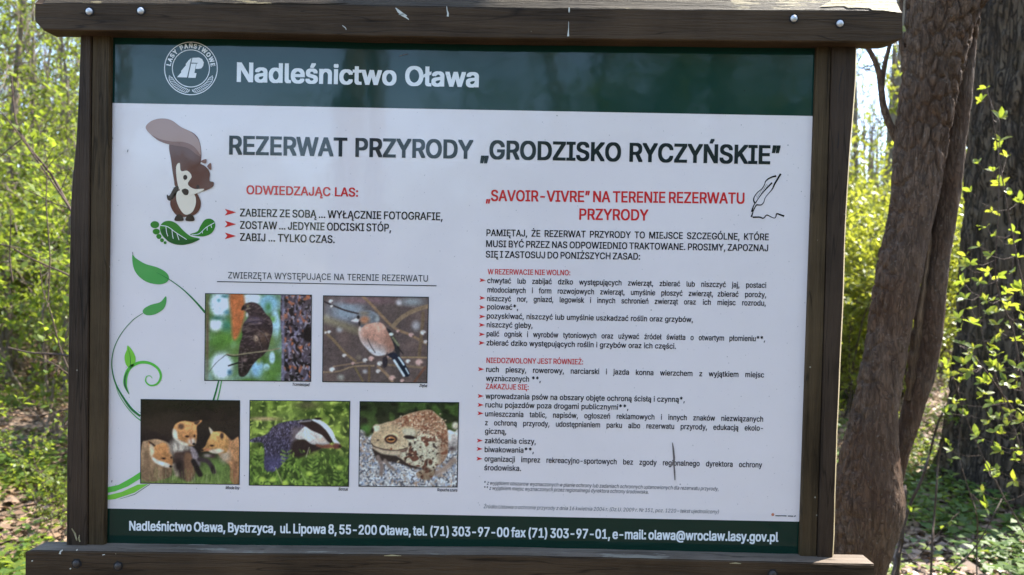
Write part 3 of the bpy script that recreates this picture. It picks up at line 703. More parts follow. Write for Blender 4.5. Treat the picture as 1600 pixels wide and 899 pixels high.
# ------------------------------------------------------------------ printed photographs: painted as colours on a fine grid
class Paint:
    def finish(s, sat=.86, grain=3.0):
        c = s.c; b = c.copy()
        for ax in (0, 1): b = (np.roll(b, 1, ax) + 2 * b + np.roll(b, -1, ax)) / 4
        b[0], b[-1], b[:, 0], b[:, -1] = c[0], c[-1], c[:, 0], c[:, -1]
        L = b.mean(-1, keepdims=True); b = L + (b - L) * sat
        n = sum(s.noise(k) - .5 for k in (10, 24, 60)) / 1.5
        n2 = s.rs.normal(size=n.shape); n2 = (n2 + np.roll(n2, 1, 0) + np.roll(n2, 1, 1)) / 3
        s.c = np.clip(b * (1 + .22 * n[..., None]) + grain * n2[..., None], 0, 235)
    def __init__(s, w, h, box, seed):
        s.w, s.h = w, h; s.rs = np.random.RandomState(seed)
        s.X, s.Y = np.meshgrid(np.linspace(box[0], box[2], w), np.linspace(box[1], box[3], h))
        s.box = box; s.c = np.zeros((h, w, 3))
    def noise(s, cell, cy=None):
        nx, ny = max(2, int((s.box[2] - s.box[0]) / cell) + 2), max(2, int((s.box[3] - s.box[1]) / (cy or cell)) + 2)
        cyy = cy or cell; th = s.rs.uniform(.35, 1.2) if not cy else s.rs.uniform(-.2, .2); cr, sr = math.cos(th), math.sin(th)
        U, W = s.X * cr + s.Y * sr, -s.X * sr + s.Y * cr; fx, fy = (U - U.min()) / cell, (W - W.min()) / cyy
        fx, fy = fx + .35 * np.sin(fy * 1.7 + 1), fy + .35 * np.sin(fx * 1.3); fx -= fx.min(); fy -= fy.min()
        g = s.rs.rand(int(fy.max()) + 3, int(fx.max()) + 3)
        ix, iy = fx.astype(int), fy.astype(int); tx, ty = fx - ix, fy - iy; tx = tx * tx * (3 - 2 * tx); ty = ty * ty * (3 - 2 * ty)
        return (g[iy, ix] * (1 - tx) + g[iy, ix + 1] * tx) * (1 - ty) + (g[iy + 1, ix] * (1 - tx) + g[iy + 1, ix + 1] * tx) * ty
    def mix(s, m, col): s.c += (np.asarray(col, float) - s.c) * m[..., None] if np.ndim(col) == 1 else (col - s.c) * m[..., None]
    def base(s, col): s.c[:] = col
    def blob(s, x, y, rx, ry, col, soft=.5, a=1.0, rot=0.0):
        dx, dy = s.X - x, s.Y - y; cr, sr = math.cos(rot), math.sin(rot)
        d = np.sqrt(((dx * cr + dy * sr) / rx) ** 2 + ((-dx * sr + dy * cr) / ry) ** 2)
        s.mix(a * np.clip((1 + soft - d) / (2 * soft), 0, 1) ** 1.3, col)
    def segd(s, pts):
        D = np.full(s.X.shape, 1e9)
        for (x0, y0), (x1, y1) in zip(pts[:-1], pts[1:]):
            dx, dy = x1 - x0, y1 - y0; t = np.clip(((s.X - x0) * dx + (s.Y - y0) * dy) / (dx * dx + dy * dy + 1e-9), 0, 1)
            D = np.minimum(D, (s.X - x0 - t * dx) ** 2 + (s.Y - y0 - t * dy) ** 2)
        return np.sqrt(D)
    def mask(s, pts, soft=4.0, smooth=True):
        p = spl(pts, True, 4) if smooth else list(pts); p = p + [p[0]]
        ins = np.zeros(s.X.shape, bool)
        for (x0, y0), (x1, y1) in zip(p[:-1], p[1:]):
            if y0 != y1: ins ^= ((y0 > s.Y) != (y1 > s.Y)) & (s.X < (x1 - x0) * (s.Y - y0) / (y1 - y0) + x0)
        d = s.segd(p); d = np.where(ins, d, -d)
        return np.clip(.5 + d / (2 * soft), 0, 1)
    def poly(s, pts, col, soft=4.0, tex=0.0, cell=14, cy=None, a=1.0, smooth=True):
        m = s.mask(pts, soft, smooth) * a
        if tex:
            t = (s.noise(cell, cy) + .6 * s.noise(cell * .55, (cy or cell) * .55) + .8 * s.noise(cell * 2.6, (cy or cell) * 2.2)) / 2.4
            xs, ys = [p[0] for p in pts], [p[1] for p in pts]; hy = (s.Y - min(ys)) / (max(ys) - min(ys)); hx = (s.X - min(xs)) / (max(xs) - min(xs))
            vol = 1.16 - .36 * np.clip(hy, 0, 1) - .10 * np.abs(hx - .45)
            col = np.asarray(col, float) * ((1 + tex * 1.6 * (t - .5) * 2) * vol)[..., None]
        s.mix(m, col); return m
    def stroke(s, pts, w, col, soft=3.0, a=1.0, smooth=True):
        d = s.segd(spl(pts, False, 4) if smooth and len(pts) > 2 else pts); s.mix(a * np.clip(.5 + (w / 2 - d) / (2 * soft), 0, 1), col)
def place_photo(P, corners, parent_label):
    """corners in photograph pixels: top-left, top-right, bottom-right, bottom-left"""
    P.finish(); c = [Vector(p) for p in corners]
    grow = 1.3
    fr = [(c[0].x - grow, c[0].y - grow), (c[1].x + grow, c[1].y - grow), (c[2].x + grow, c[2].y + grow), (c[3].x - grow, c[3].y + grow)]
    frame = fill(fr, M_TITLE, 4, 'photo_border'); tag(frame)
    A, B, C, D = (at(p.x, p.y, lay(6)) for p in c)
    u = np.linspace(0, 1, P.w)[None, :, None]; v = np.linspace(0, 1, P.h)[:, None, None]
    A, B, C, D = (np.array(board_inv @ q) for q in (A, B, C, D))
    V = ((A * (1 - u) + B * u) * (1 - v) + (D * (1 - u) + C * u) * v).reshape(-1, 3)
    idx = np.arange(P.w * P.h).reshape(P.h, P.w)
    F = np.stack([idx[1:, :-1], idx[1:, 1:], idx[:-1, 1:], idx[:-1, :-1]], -1).reshape(-1, 4)
    me = np_mesh(V, F, 'photo_print'); col = me.color_attributes.new('print', 'FLOAT_COLOR', 'POINT')
    rgba = np.ones((P.w * P.h, 4), np.float32); rgba[:, :3] = ink(np.clip(P.c, 0, 235)).reshape(-1, 3)
    col.data.foreach_set('color', rgba.ravel())
    o = link('photo_print', me, M_PHOTO, panel); tag(o, parent_label)
GW, GH = 210, 170

def buzzard():
    P = Paint(GW, GH, (60, 56, 985, 816), 1); P.base((88, 118, 78))
    P.mix(np.clip((P.noise(120) - .45) * 3, 0, 1), (70, 104, 46)); P.mix(np.clip((P.noise(90) - .6) * 3, 0, .8), (120, 150, 150))
    for b in ((185, 150, 90, 110, (192, 210, 232)), (150, 325, 58, 66, (205, 214, 228)), (205, 690, 100, 125, (200, 212, 234)), (465, 95, 90, 60, (206, 216, 228)), (615, 130, 85, 80, (120, 168, 196)), (672, 320, 40, 150, (150, 188, 212)), (520, 705, 55, 80, (126, 170, 208)), (648, 610, 26, 55, (168, 200, 224)), (600, 700, 30, 34, (160, 195, 222))): P.blob(*b[:4], b[4], .28)
    for b in ((230, 75, 40, 14, (60, 120, 130)), (175, 110, 18, 16, (70, 130, 150)), (160, 268, 60, 22, (40, 92, 78)), (245, 215, 24, 22, (70, 120, 140)), (250, 335, 45, 55, (48, 112, 92)), (230, 460, 160, 75, (82, 128, 46)), (170, 500, 80, 40, (70, 112, 40)), (610, 165, 30, 45, (66, 116, 62)), (650, 270, 26, 30, (96, 150, 60)), (640, 460, 60, 80, (92, 118, 62)), (650, 750, 90, 55, (84, 122, 52)), (330, 560, 50, 60, (80, 108, 50)), (275, 745, 22, 26, (40, 80, 110)), (530, 640, 26, 30, (110, 130, 60)), (76, 430, 16, 400, (98, 76, 62))): P.blob(*b[:4], b[4], .7, .9)
    P.poly([(272, 50), (388, 50), (402, 250), (345, 430), (300, 440), (285, 250)], (176, 92, 50), 16)
    m = P.poly([(722, 40), (1000, 40), (1000, 830), (728, 830), (735, 500), (715, 250)], (72, 60, 72), 4, smooth=False)
    P.mix(m * np.clip((P.noise(26, 40) - .5) * 4, 0, 1), (116, 108, 138)); P.mix(m * np.clip((P.noise(22, 34) - .62) * 5, 0, 1), (158, 88, 62)); P.mix(m * np.clip((P.noise(20, 30) - .55) * 5, 0, 1), (34, 27, 31))
    P.mix(m * np.clip((P.noise(16) - .72) * 6, 0, .8), (150, 140, 160)); P.stroke([(740, 60), (742, 400), (745, 810)], 22, (110, 108, 140), 8, .7)
    P.poly([(925, 350), (990, 340), (990, 470), (915, 440)], (28, 22, 24), 12)
    B = P.poly([(376, 190), (398, 145), (455, 122), (505, 130), (550, 165), (590, 225), (625, 255), (648, 310), (650, 380), (630, 460), (610, 540), (560, 600), (520, 630), (470, 690), (430, 760), (390, 786), (358, 770), (350, 700), (352, 600), (362, 500), (385, 420), (380, 370), (395, 310), (430, 265), (436, 236), (415, 208), (395, 194)], (50, 37, 41), 4, .25, 14)
    P.mix(B * np.clip(1 - np.hypot((P.X - 480) / 110, (P.Y - 285) / 45), 0, 1), (88, 74, 100)); P.mix(B * np.clip(1 - np.hypot((P.X - 560) / 100, (P.Y - 430) / 90), 0, .8), (92, 66, 54))
    P.mix(B * np.clip((P.noise(30, 12) - .62) * 5, 0, .6), (104, 84, 84)); P.blob(505, 440, 20, 28, (176, 146, 124), .6, .9); P.blob(590, 405, 24, 12, (140, 112, 92), .6, .7); P.blob(408, 635, 22, 18, (130, 104, 104), .6, .8)
    for q in ([(400, 330), (455, 300), (540, 290), (620, 330)], [(385, 420), (440, 400), (520, 420), (560, 520), (560, 590)], [(470, 330), (560, 380), (610, 480), (600, 540)], [(380, 470), (420, 540), (440, 600)]): P.stroke(q, 6, (26, 19, 23), 4, .75)
    for q in ([(410, 345), (470, 318), (550, 308)], [(500, 350), (575, 400), (620, 470)], [(400, 440), (450, 425), (510, 445)], [(530, 470), (560, 530)], [(375, 560), (385, 650), (380, 740)]): P.stroke(q, 5, (122, 104, 108), 4, .6)
    P.poly([(392, 150), (376, 176), (374, 196), (384, 192), (398, 178)], (30, 26, 28), 3); P.blob(430, 160, 8, 7, (200, 190, 120), .4); P.blob(430, 160, 4, 4, (14, 12, 12), .4); P.stroke([(412, 148), (455, 146)], 6, (120, 96, 80), 3, .8)
    P.blob(424, 235, 10, 20, (180, 172, 178), .5); P.stroke([(415, 185), (450, 178)], 7, (150, 130, 110), 3); P.blob(384, 186, 9, 7, (20, 18, 20), .4)
    P.stroke([(95, 745), (160, 660), (250, 585)], 6, (80, 74, 78), 2.5); P.stroke([(250, 585), (320, 592), (450, 572), (600, 552), (712, 528)], 11, (132, 120, 96), 3); P.stroke([(255, 594), (320, 604), (450, 584)], 7, (30, 26, 26), 3); P.stroke([(265, 688), (352, 660)], 13, (26, 22, 26), 3)
    place_photo(P, [(321.6, 459.6), (486, 462), (484.8, 595.6), (320.4, 594)], 'printed photograph of a brown bird of prey on a branch')
def chaffinch():
    P = Paint(GW, GH, (58, 50, 1002, 828), 2); P.base((84, 70, 71)); P.mix(np.clip((P.noise(160) - .5) * 2, 0, .6), (106, 84, 82))
    for b in ((270, 185, 170, 105, (132, 146, 166)), (470, 85, 240, 32, (112, 84, 92)), (860, 90, 110, 40, (138, 144, 154)), (740, 100, 26, 26, (186, 180, 190)), (900, 310, 40, 44, (150, 146, 156)), (205, 350, 28, 28, (160, 160, 172)), (90, 240, 24, 34, (150, 146, 150)), (220, 790, 32, 28, (150, 146, 142)), (380, 605, 24, 24, (120, 104, 94)), (440, 735, 22, 18, (170, 166, 172)), (300, 90, 60, 24, (120, 92, 98))): P.blob(*b[:4], b[4], .6, .9)
    P.stroke([(60, 255), (220, 310), (380, 370)], 60, (124, 112, 90), 24, .85)
    for p, w, c in (([(415, 50), (500, 130), (590, 225), (700, 330), (850, 395), (1000, 475)], 24, (128, 100, 78)), ([(690, 315), (760, 240), (880, 170), (1005, 128)], 38, (130, 106, 86)), ([(960, 190), (955, 300), (930, 590)], 30, (104, 84, 68)), ([(58, 98), (180, 150), (265, 180), (372, 205)], 15, (48, 40, 44)), ([(70, 370), (160, 460), (250, 560), (350, 640)], 24, (120, 96, 74)), ([(58, 745), (200, 735), (330, 690), (520, 680)], 14, (138, 112, 90)), ([(150, 692), (290, 668), (430, 648)], 11, (140, 112, 92)), ([(620, 614), (800, 600), (1000, 600)], 15, (140, 114, 88)), ([(610, 668), (800, 680), (990, 694)], 19, (116, 94, 78)), ([(560, 690), (640, 760), (690, 828)], 24, (132, 104, 84)), ([(890, 828), (985, 690)], 22, (104, 68, 58)), ([(480, 690), (478, 828)], 22, (98, 78, 60)), ([(350, 700), (420, 820)], 18, (104, 86, 62))): P.stroke(p, w, c, 4)
    for x, y, r in ((122, 96, 20), (130, 140, 14), (575, 660, 26), (560, 730, 22), (690, 790, 30), (780, 815, 20), (250, 590, 20), (140, 720, 26), (440, 632, 24), (495, 615, 28), (330, 660, 18), (855, 392, 24), (962, 370, 26), (988, 455, 20), (830, 635, 22), (930, 645, 36), (110, 376, 18), (80, 382, 14), (735, 360, 16), (645, 600, 14)): P.blob(x, y, r, r * .85, (198, 188, 192) if x % 3 else (190, 150, 146), .3); P.blob(x + r * .7, y + r * .5, r * .4, r * .4, (64, 46, 44), .5, .7)
    P.poly([(640, 575), (720, 560), (790, 640), (848, 752), (800, 775), (740, 690), (690, 620)], (28, 33, 52), 4); P.stroke([(705, 630), (795, 768)], 20, (192, 206, 222), 3); P.stroke([(745, 600), (792, 668)], 16, (180, 196, 214), 3); P.stroke([(810, 700), (838, 750)], 10, (190, 205, 220), 3)
    P.poly([(618, 345), (655, 345), (705, 415), (745, 480), (752, 600), (712, 545), (690, 480)], (42, 42, 48), 4); P.blob(672, 390, 22, 15, (206, 208, 196), .3); P.stroke([(690, 420), (740, 490)], 22, (136, 136, 104), 6, .8); P.stroke([(730, 500), (785, 570)], 9, (34, 30, 34), 3)
    B = P.poly([(374, 362), (395, 310), (440, 288), (540, 280), (602, 300), (642, 370), (690, 470), (702, 530), (640, 570), (560, 590), (500, 570), (440, 510), (395, 450)], (178, 128, 114), 5, .10, 16, 30)
    P.mix(B * np.clip((P.Y + .35 * (600 - P.X) - 470) / 110, 0, 1), (186, 184, 196)); P.mix(B * np.clip((430 - P.X) / 60, 0, .8), (196, 172, 168)); P.mix(B * np.clip((P.X - 610) / 60, 0, .6), (140, 96, 84)); P.stroke([(460, 435), (485, 490), (530, 560)], 8, (70, 56, 58), 3)
    H = P.poly([(372, 218), (420, 182), (480, 174), (540, 205), (566, 255), (540, 280), (450, 300), (400, 332), (384, 292), (370, 258)], (104, 110, 122), 4, .12, 16)
    P.blob(430, 262, 46, 40, (168, 112, 84), .5); P.blob(425, 200, 46, 18, (112, 100, 88), .6, .9); P.blob(545, 250, 18, 40, (150, 154, 160), .6, .8); P.poly([(305, 274), (355, 246), (378, 262), (368, 284)], (204, 190, 198), 3); P.blob(372, 238, 14, 18, (30, 27, 30), .4); P.blob(384, 295, 10, 24, (44, 34, 34), .5)
    P.poly([(600, 610), (640, 600), (640, 680), (605, 690)], (40, 34, 46), 6); P.stroke([(640, 560), (620, 625)], 8, (50, 40, 44), 3)
    place_photo(P, [(506, 463), (668.8, 465.4), (666.5, 597.8), (504.6, 596)], 'printed photograph of a pink-breasted finch among budding twigs')
def foxes():
    P = Paint(GW, GH, (54, 48, 922, 799), 3); P.base((27, 21, 21)); P.blob(220, 270, 200, 160, (40, 26, 26), .9, .7)
    g = np.clip((P.Y - 560 + 60 * (P.noise(40) - .5)) / 190, 0, 1); P.mix(g, (84, 102, 48)); P.blob(720, 650, 150, 110, (96, 124, 56), .7, .9); P.mix(g * np.clip((P.noise(12, 40) - .5) * 3, 0, .6), (116, 138, 66))
    P.poly([(58, 460), (110, 415), (200, 402), (300, 440), (325, 520), (330, 640), (300, 750), (58, 770)], (148, 114, 86), 6, .18, 14, 30)
    P.blob(110, 620, 20, 110, (112, 84, 64), .8, .8); P.blob(265, 690, 18, 70, (90, 66, 50), .7, .8)
    P.poly([(118, 420), (180, 458), (250, 432), (310, 480), (332, 560), (334, 640), (300, 662), (240, 642), (160, 602), (140, 540)], (188, 122, 72), 5, .12, 12)
    P.poly([(118, 418), (180, 458), (150, 470)], (54, 36, 30), 5); P.poly([(150, 560), (200, 590), (260, 610), (310, 630), (300, 660), (230, 642), (165, 605)], (206, 194, 186), 8); P.poly([(128, 450), (165, 470), (170, 530), (140, 560)], (196, 168, 140), 8); P.blob(318, 648, 14, 10, (18, 15, 16), .3); P.blob(254, 576, 20, 10, (40, 24, 20), .5); P.blob(322, 566, 9, 12, (40, 24, 20), .5)
    P.blob(400, 480, 92, 90, (182, 170, 160), .35); P.mix(P.mask([(310, 420), (490, 470), (500, 540), (320, 530)], 14) * np.clip((P.noise(10, 36) - .45) * 3, 0, .7), (120, 104, 98))
    P.poly([(345, 530), (420, 510), (500, 500), (540, 600), (520, 760), (440, 770), (360, 700)], (66, 48, 44), 14); P.poly([(440, 540), (500, 540), (530, 680), (500, 765), (450, 760)], (112, 78, 58), 12); P.poly([(490, 470), (540, 500), (580, 600), (570, 650), (520, 590)], (130, 116, 124), 10, .2)
    P.stroke([(520, 600), (550, 660), (578, 716)], 46, (24, 19, 20), 8); P.stroke([(570, 580), (650, 600), (704, 690)], 40, (52, 42, 46), 8); P.blob(690, 665, 18, 36, (30, 24, 26), .5); P.stroke([(350, 640), (375, 720)], 40, (150, 130, 116), 12); P.blob(390, 640, 36, 60, (30, 22, 22), .6)
    P.poly([(336, 320), (360, 262), (430, 234), (520, 242), (582, 224), (588, 240), (548, 282), (550, 350), (542, 430), (520, 456), (470, 460), (400, 420), (345, 380)], (202, 132, 78), 5, .12, 12); P.poly([(336, 310), (372, 330), (385, 400), (470, 440), (455, 462), (390, 430), (335, 380)], (208, 190, 174), 8)
    P.blob(408, 285, 28, 28, (84, 58, 46), .4); P.poly([(522, 246), (576, 230), (545, 268)], (64, 46, 40), 5); P.blob(505, 420, 34, 30, (214, 196, 186), .5); P.blob(462, 374, 19, 10, (38, 22, 20), .5); P.blob(527, 370, 9, 12, (38, 22, 20), .5); P.blob(522, 441, 14, 11, (20, 16, 18), .3); P.stroke([(490, 380), (500, 430)], 16, (150, 84, 60), 6, .7)
    P.poly([(780, 350), (860, 405), (925, 395), (925, 790), (850, 765), (842, 640), (770, 570), (735, 505)], (172, 118, 78), 7, .2, 12, 26); P.blob(800, 545, 48, 60, (178, 158, 140), .6, .9); P.blob(880, 700, 24, 90, (120, 76, 54), .7, .8)
    P.poly([(655, 288), (690, 325), (760, 325), (802, 352), (832, 420), (815, 510), (750, 522), (690, 510), (640, 505), (596, 510), (586, 494), (622, 460), (642, 410), (670, 350)], (204, 142, 82), 5, .12, 12)
    P.poly([(655, 288), (690, 324), (670, 348)], (190, 170, 150), 4); P.blob(770, 365, 17, 30, (66, 46, 40), .4); P.blob(682, 454, 19, 9, (40, 24, 20), .5); P.blob(597, 496, 14, 10, (20, 16, 18), .3); P.blob(640, 490, 34, 14, (170, 96, 70), .6, .7); P.poly([(660, 500), (740, 480), (790, 500), (740, 525), (680, 520)], (206, 186, 166), 8); P.blob(685, 548, 34, 18, (58, 40, 42), .5); P.blob(640, 545, 32, 16, (150, 132, 132), .6, .8)
    for _ in range(60):
        x = P.rs.uniform(60, 915); y = P.rs.uniform(690, 800); P.stroke([(x, y + 50), (x + P.rs.uniform(-20, 20), y - P.rs.uniform(10, 50))], 3.5, (120, 140, 70) if P.rs.rand() > .3 else (170, 170, 130), 2, .55)
    place_photo(P, [(221, 625), (373.8, 627), (373, 756.5), (220.2, 754.6)], 'printed photograph of three fox cubs in grass')
def badger():
    P = Paint(GW, GH, (56, 64, 928, 810), 4); P.base((78, 96, 38)); P.mix(np.clip((P.noise(60) - .45) * 3, 0, 1), (132, 154, 58)); P.mix(np.clip((P.noise(44) - .55) * 4, 0, .9), (44, 62, 24)); P.mix(np.clip((P.noise(26) - .68) * 5, 0, .8), (176, 192, 84))
    P.blob(190, 222, 140, 18, (158, 132, 96), .6, .9); P.blob(560, 95, 110, 34, (88, 80, 56), .8, .9); P.blob(400, 180, 120, 60, (104, 122, 56), .8, .6)
    P.mix(np.clip((P.Y - 460) / 120, 0, 1) * .75, (38, 58, 22)); P.mix(np.clip((P.Y - 520) / 80, 0, 1) * np.clip((P.noise(20, 34) - .5) * 4, 0, 1), (96, 126, 44))
    B = P.poly([(60, 405), (200, 360), (262, 290), (350, 250), (480, 232), (605, 225), (570, 290), (480, 350), (470, 480), (400, 560), (325, 645), (240, 700), (185, 650), (185, 500), (160, 435), (70, 432)], (60, 54, 78), 6, .25, 14)
    P.mix(B * np.clip((P.noise(9, 16) - .5) * 4, 0, .8), (30, 26, 40)); P.mix(B * np.clip((P.noise(8, 14) - .68) * 6, 0, .8), (120, 112, 150)); P.mix(B * np.clip((P.Y - 520) / 120, 0, .6), (72, 68, 112)); P.mix(B * np.clip((P.X - 400) / 60, 0, .7) * np.clip((P.Y - 270) / 40, 0, 1), (112, 96, 100))
    P.poly([(440, 420), (540, 400), (660, 450), (700, 480), (600, 520), (500, 560), (420, 540)], (38, 27, 27), 14)
    P.poly([(456, 375), (520, 302), (560, 290), (640, 330), (720, 380), (758, 430), (740, 462), (680, 450), (600, 442), (540, 402), (485, 402)], (206, 194, 194), 5, .08, 12); P.blob(690, 405, 50, 20, (206, 172, 150), .7, .6)
    P.poly([(485, 250), (560, 235), (620, 228), (700, 285), (760, 365), (785, 420), (750, 424), (690, 362), (600, 322), (540, 282)], (34, 21, 24), 5); P.poly([(598, 228), (650, 221), (720, 258), (780, 320), (812, 390), (852, 438), (800, 430), (768, 380), (720, 312), (660, 262)], (216, 216, 226), 4)
    P.blob(655, 216, 36, 11, (26, 18, 20), .4); P.blob(820, 458, 42, 26, (98, 50, 46), .4); P.blob(850, 462, 14, 12, (50, 26, 28), .5); P.poly([(640, 440), (700, 450), (760, 440), (790, 470), (720, 478), (650, 462)], (116, 66, 52), 7); P.stroke([(480, 248), (590, 236)], 12, (180, 176, 184), 5, .7)
    for _ in range(150):
        x, y = P.rs.uniform(60, 920), P.rs.uniform(500, 810); l = P.rs.uniform(14, 40); a = P.rs.uniform(-.9, .9); c = ((88, 120, 42), (128, 158, 60), (56, 84, 32), (160, 186, 78))[P.rs.randint(4)]
        if 160 < x < 330 and y < 640: continue
        P.blob(x, y, 7, l * .6, c, .4, .8, a)
    for x, y in ((380, 510), (130, 500), (610, 560), (840, 640), (180, 770), (480, 760), (640, 720), (250, 770), (590, 700)):
        for k in range(5): P.blob(x - 26, y + k * 34, 26, 9, (120, 150, 58), .4, .7, .5); P.blob(x + 26, y + k * 34, 26, 9, (104, 136, 50), .4, .7, -.5)
    for x, y in ((260, 762), (170, 760), (370, 790), (585, 705), (850, 650)): P.blob(x, y, 30, 24, (168, 192, 70), .4, .9)
    P.stroke([(285, 655), (345, 790)], 7, (150, 156, 96), 3); P.stroke([(510, 690), (560, 790)], 6, (140, 160, 90), 3); P.stroke([(580, 470), (552, 560)], 5, (170, 160, 140), 2)
    place_photo(P, [(391.2, 626.6), (546, 628), (543.8, 759.6), (390, 757.6)], 'printed photograph of a badger in green undergrowth')
def toad():
    P = Paint(GW, GH, (66, 74, 928, 818), 5); P.base((34, 41, 27)); P.mix(np.clip((P.noise(80) - .5) * 3, 0, .8), (62, 86, 38)); P.mix(np.clip((P.noise(60) - .55) * 3, 0, .8), (20, 22, 18)); P.blob(110, 310, 40, 40, (70, 120, 46), .6, .8)
    g = np.clip((P.Y - 330 - .1 * P.X + 60 * (P.noise(60) - .5)) / 40, 0, 1); P.mix(g, (160, 156, 162)); P.mix(g * np.clip((430 - P.X) / 300, 0, .5) * np.clip((640 - P.Y) / 100, 0, 1), (150, 128, 118))
    P.mix(g * np.clip((P.noise(15) - .5) * 5, 0, .9), (204, 206, 214)); P.mix(g * np.clip((P.noise(13) - .58) * 6, 0, .9), (74, 74, 86)); P.mix(g * np.clip((P.noise(18) - .7) * 6, 0, .7), (120, 134, 168)); P.mix(g * np.clip((P.noise(18) - .74) * 6, 0, .7), (150, 118, 96))
    P.poly([(835, 320), (900, 330), (930, 310), (930, 480), (880, 505), (840, 470)], (184, 172, 172), 6, .2, 18); P.blob(905, 275, 30, 34, (190, 176, 160), .4); P.blob(880, 480, 30, 20, (60, 44, 48), .6, .8); P.stroke([(900, 580), (820, 660), (740, 700)], 46, (146, 122, 112), 14)
    P.poly([(178, 480), (330, 520), (440, 575), (570, 640), (620, 664), (520, 655), (400, 610), (300, 600), (220, 590), (195, 540)], (46, 36, 34), 9)
    P.stroke([(225, 560), (262, 640), (256, 710)], 34, (120, 102, 98), 8); P.stroke([(290, 590), (330, 640), (368, 670)], 28, (116, 100, 94), 8)
    pts = [(162, 425), (168, 385), (186, 340), (176, 300), (200, 272), (242, 270), (300, 250), (360, 236), (450, 190), (560, 155), (680, 138), (742, 180), (802, 232), (832, 300), (842, 400), (842, 520), (800, 600), (742, 640), (722, 720), (660, 762), (598, 742), (568, 702), (622, 656), (500, 622), (420, 562), (330, 512), (220, 492), (178, 462)]
    B = P.poly(pts, (168, 138, 112), 5, .08, 14)
    P.mix(B * P.mask([(420, 380), (560, 330), (840, 380), (860, 560), (740, 660), (600, 660), (420, 560)], 30), (186, 180, 160)); P.mix(B * P.mask([(340, 250), (560, 150), (740, 150), (850, 330), (700, 340), (520, 300), (400, 290)], 26), (158, 112, 86))
    lo = P.mask([(430, 400), (560, 340), (850, 380), (850, 640), (640, 770), (400, 560)], 20)
    P.mix(B * lo * np.clip((P.noise(30) - .60) * 8, 0, 1), (96, 56, 44)); P.mix(B * lo * np.clip((P.noise(22) - .68) * 8, 0, .9), (50, 34, 32)); up = B * P.mask([(340, 240), (560, 150), (760, 150), (850, 360), (700, 400), (500, 330)], 20)
    P.mix(up * np.clip((P.noise(14) - .55) * 6, 0, .9), (118, 66, 50)); P.mix(up * np.clip((P.noise(13) - .62) * 6, 0, .9), (206, 178, 152)); P.mix(B * P.mask([(780, 350), (850, 380), (850, 560), (770, 620)], 30) * .6, (142, 84, 60))
    hd = B * P.mask([(165, 430), (180, 330), (240, 275), (360, 260), (440, 320), (490, 420), (480, 490), (330, 512), (200, 490)], 14)
    P.mix(hd * .75, (184, 156, 122)); P.mix(hd * np.clip((P.Y - 420) / 60, 0, .6), (206, 184, 152))
    P.poly([(430, 300), (500, 290), (560, 320), (566, 372), (520, 392), (455, 366)], (172, 150, 118), 8, .1, 14)
    for wx, wy in [(P.rs.uniform(400, 830), P.rs.uniform(170, 620)) for _ in range(70)]: P.blob(wx, wy, 9, 8, (206, 184, 156), .5, .75); P.blob(wx + 4, wy + 7, 8, 5, (74, 48, 40), .5, .6)
    P.mix(B * np.clip((P.noise(10) - .6) * 4, 0, .3), (110, 84, 68)); P.poly([(445, 310), (540, 310), (550, 370), (460, 360)], (176, 166, 146), 12); P.poly([(450, 375), (500, 365), (548, 378), (540, 398), (480, 396)], (34, 24, 26), 6); P.blob(508, 445, 14, 20, (44, 32, 32), .5)
    P.poly([(185, 470), (330, 500), (420, 505), (490, 480), (460, 515), (330, 522), (210, 496)], (104, 76, 66), 6); P.blob(330, 372, 56, 18, (196, 172, 138), .5, .8); P.blob(338, 404, 48, 33, (46, 28, 30), .25); P.blob(340, 405, 34, 20, (120, 84, 80), .4); P.blob(345, 404, 26, 14, (26, 18, 22), .4); P.blob(325, 392, 8, 5, (210, 200, 200), .4)
    P.stroke([(168, 440), (200, 470), (300, 494), (400, 500), (486, 476)], 9, (60, 42, 38), 3); P.poly([(180, 474), (300, 503), (420, 508), (400, 545), (260, 530)], (176, 156, 134), 8)
    P.poly([(282, 400), (300, 372), (340, 362), (382, 374), (396, 404), (372, 436), (330, 442), (298, 428)], (52, 34, 32), 4); P.poly([(298, 402), (318, 382), (348, 378), (378, 400), (360, 424), (322, 426)], (176, 110, 60), 4); P.poly([(306, 404), (340, 394), (372, 403), (340, 416)], (16, 12, 14), 3); P.stroke([(276, 384), (320, 352), (380, 356), (404, 384)], 11, (206, 178, 140), 4, .9); P.blob(328, 390, 6, 4, (220, 214, 210), .4)
    P.blob(212, 306, 30, 32, (206, 196, 172), .3); P.blob(180, 320, 10, 20, (34, 26, 26), .5); P.blob(225, 410, 10, 8, (60, 48, 46), .5); P.blob(344, 486, 10, 9, (130, 60, 40), .5); P.blob(655, 665, 24, 20, (84, 50, 40), .5); P.blob(690, 602, 20, 22, (84, 48, 40), .5)
    place_photo(P, [(563.2, 628.4), (716.2, 630), (713.6, 760.6), (561.4, 759.4)], 'printed photograph of a warty toad on gravel')
buzzard(); chaffinch(); foxes(); badger(); toad()

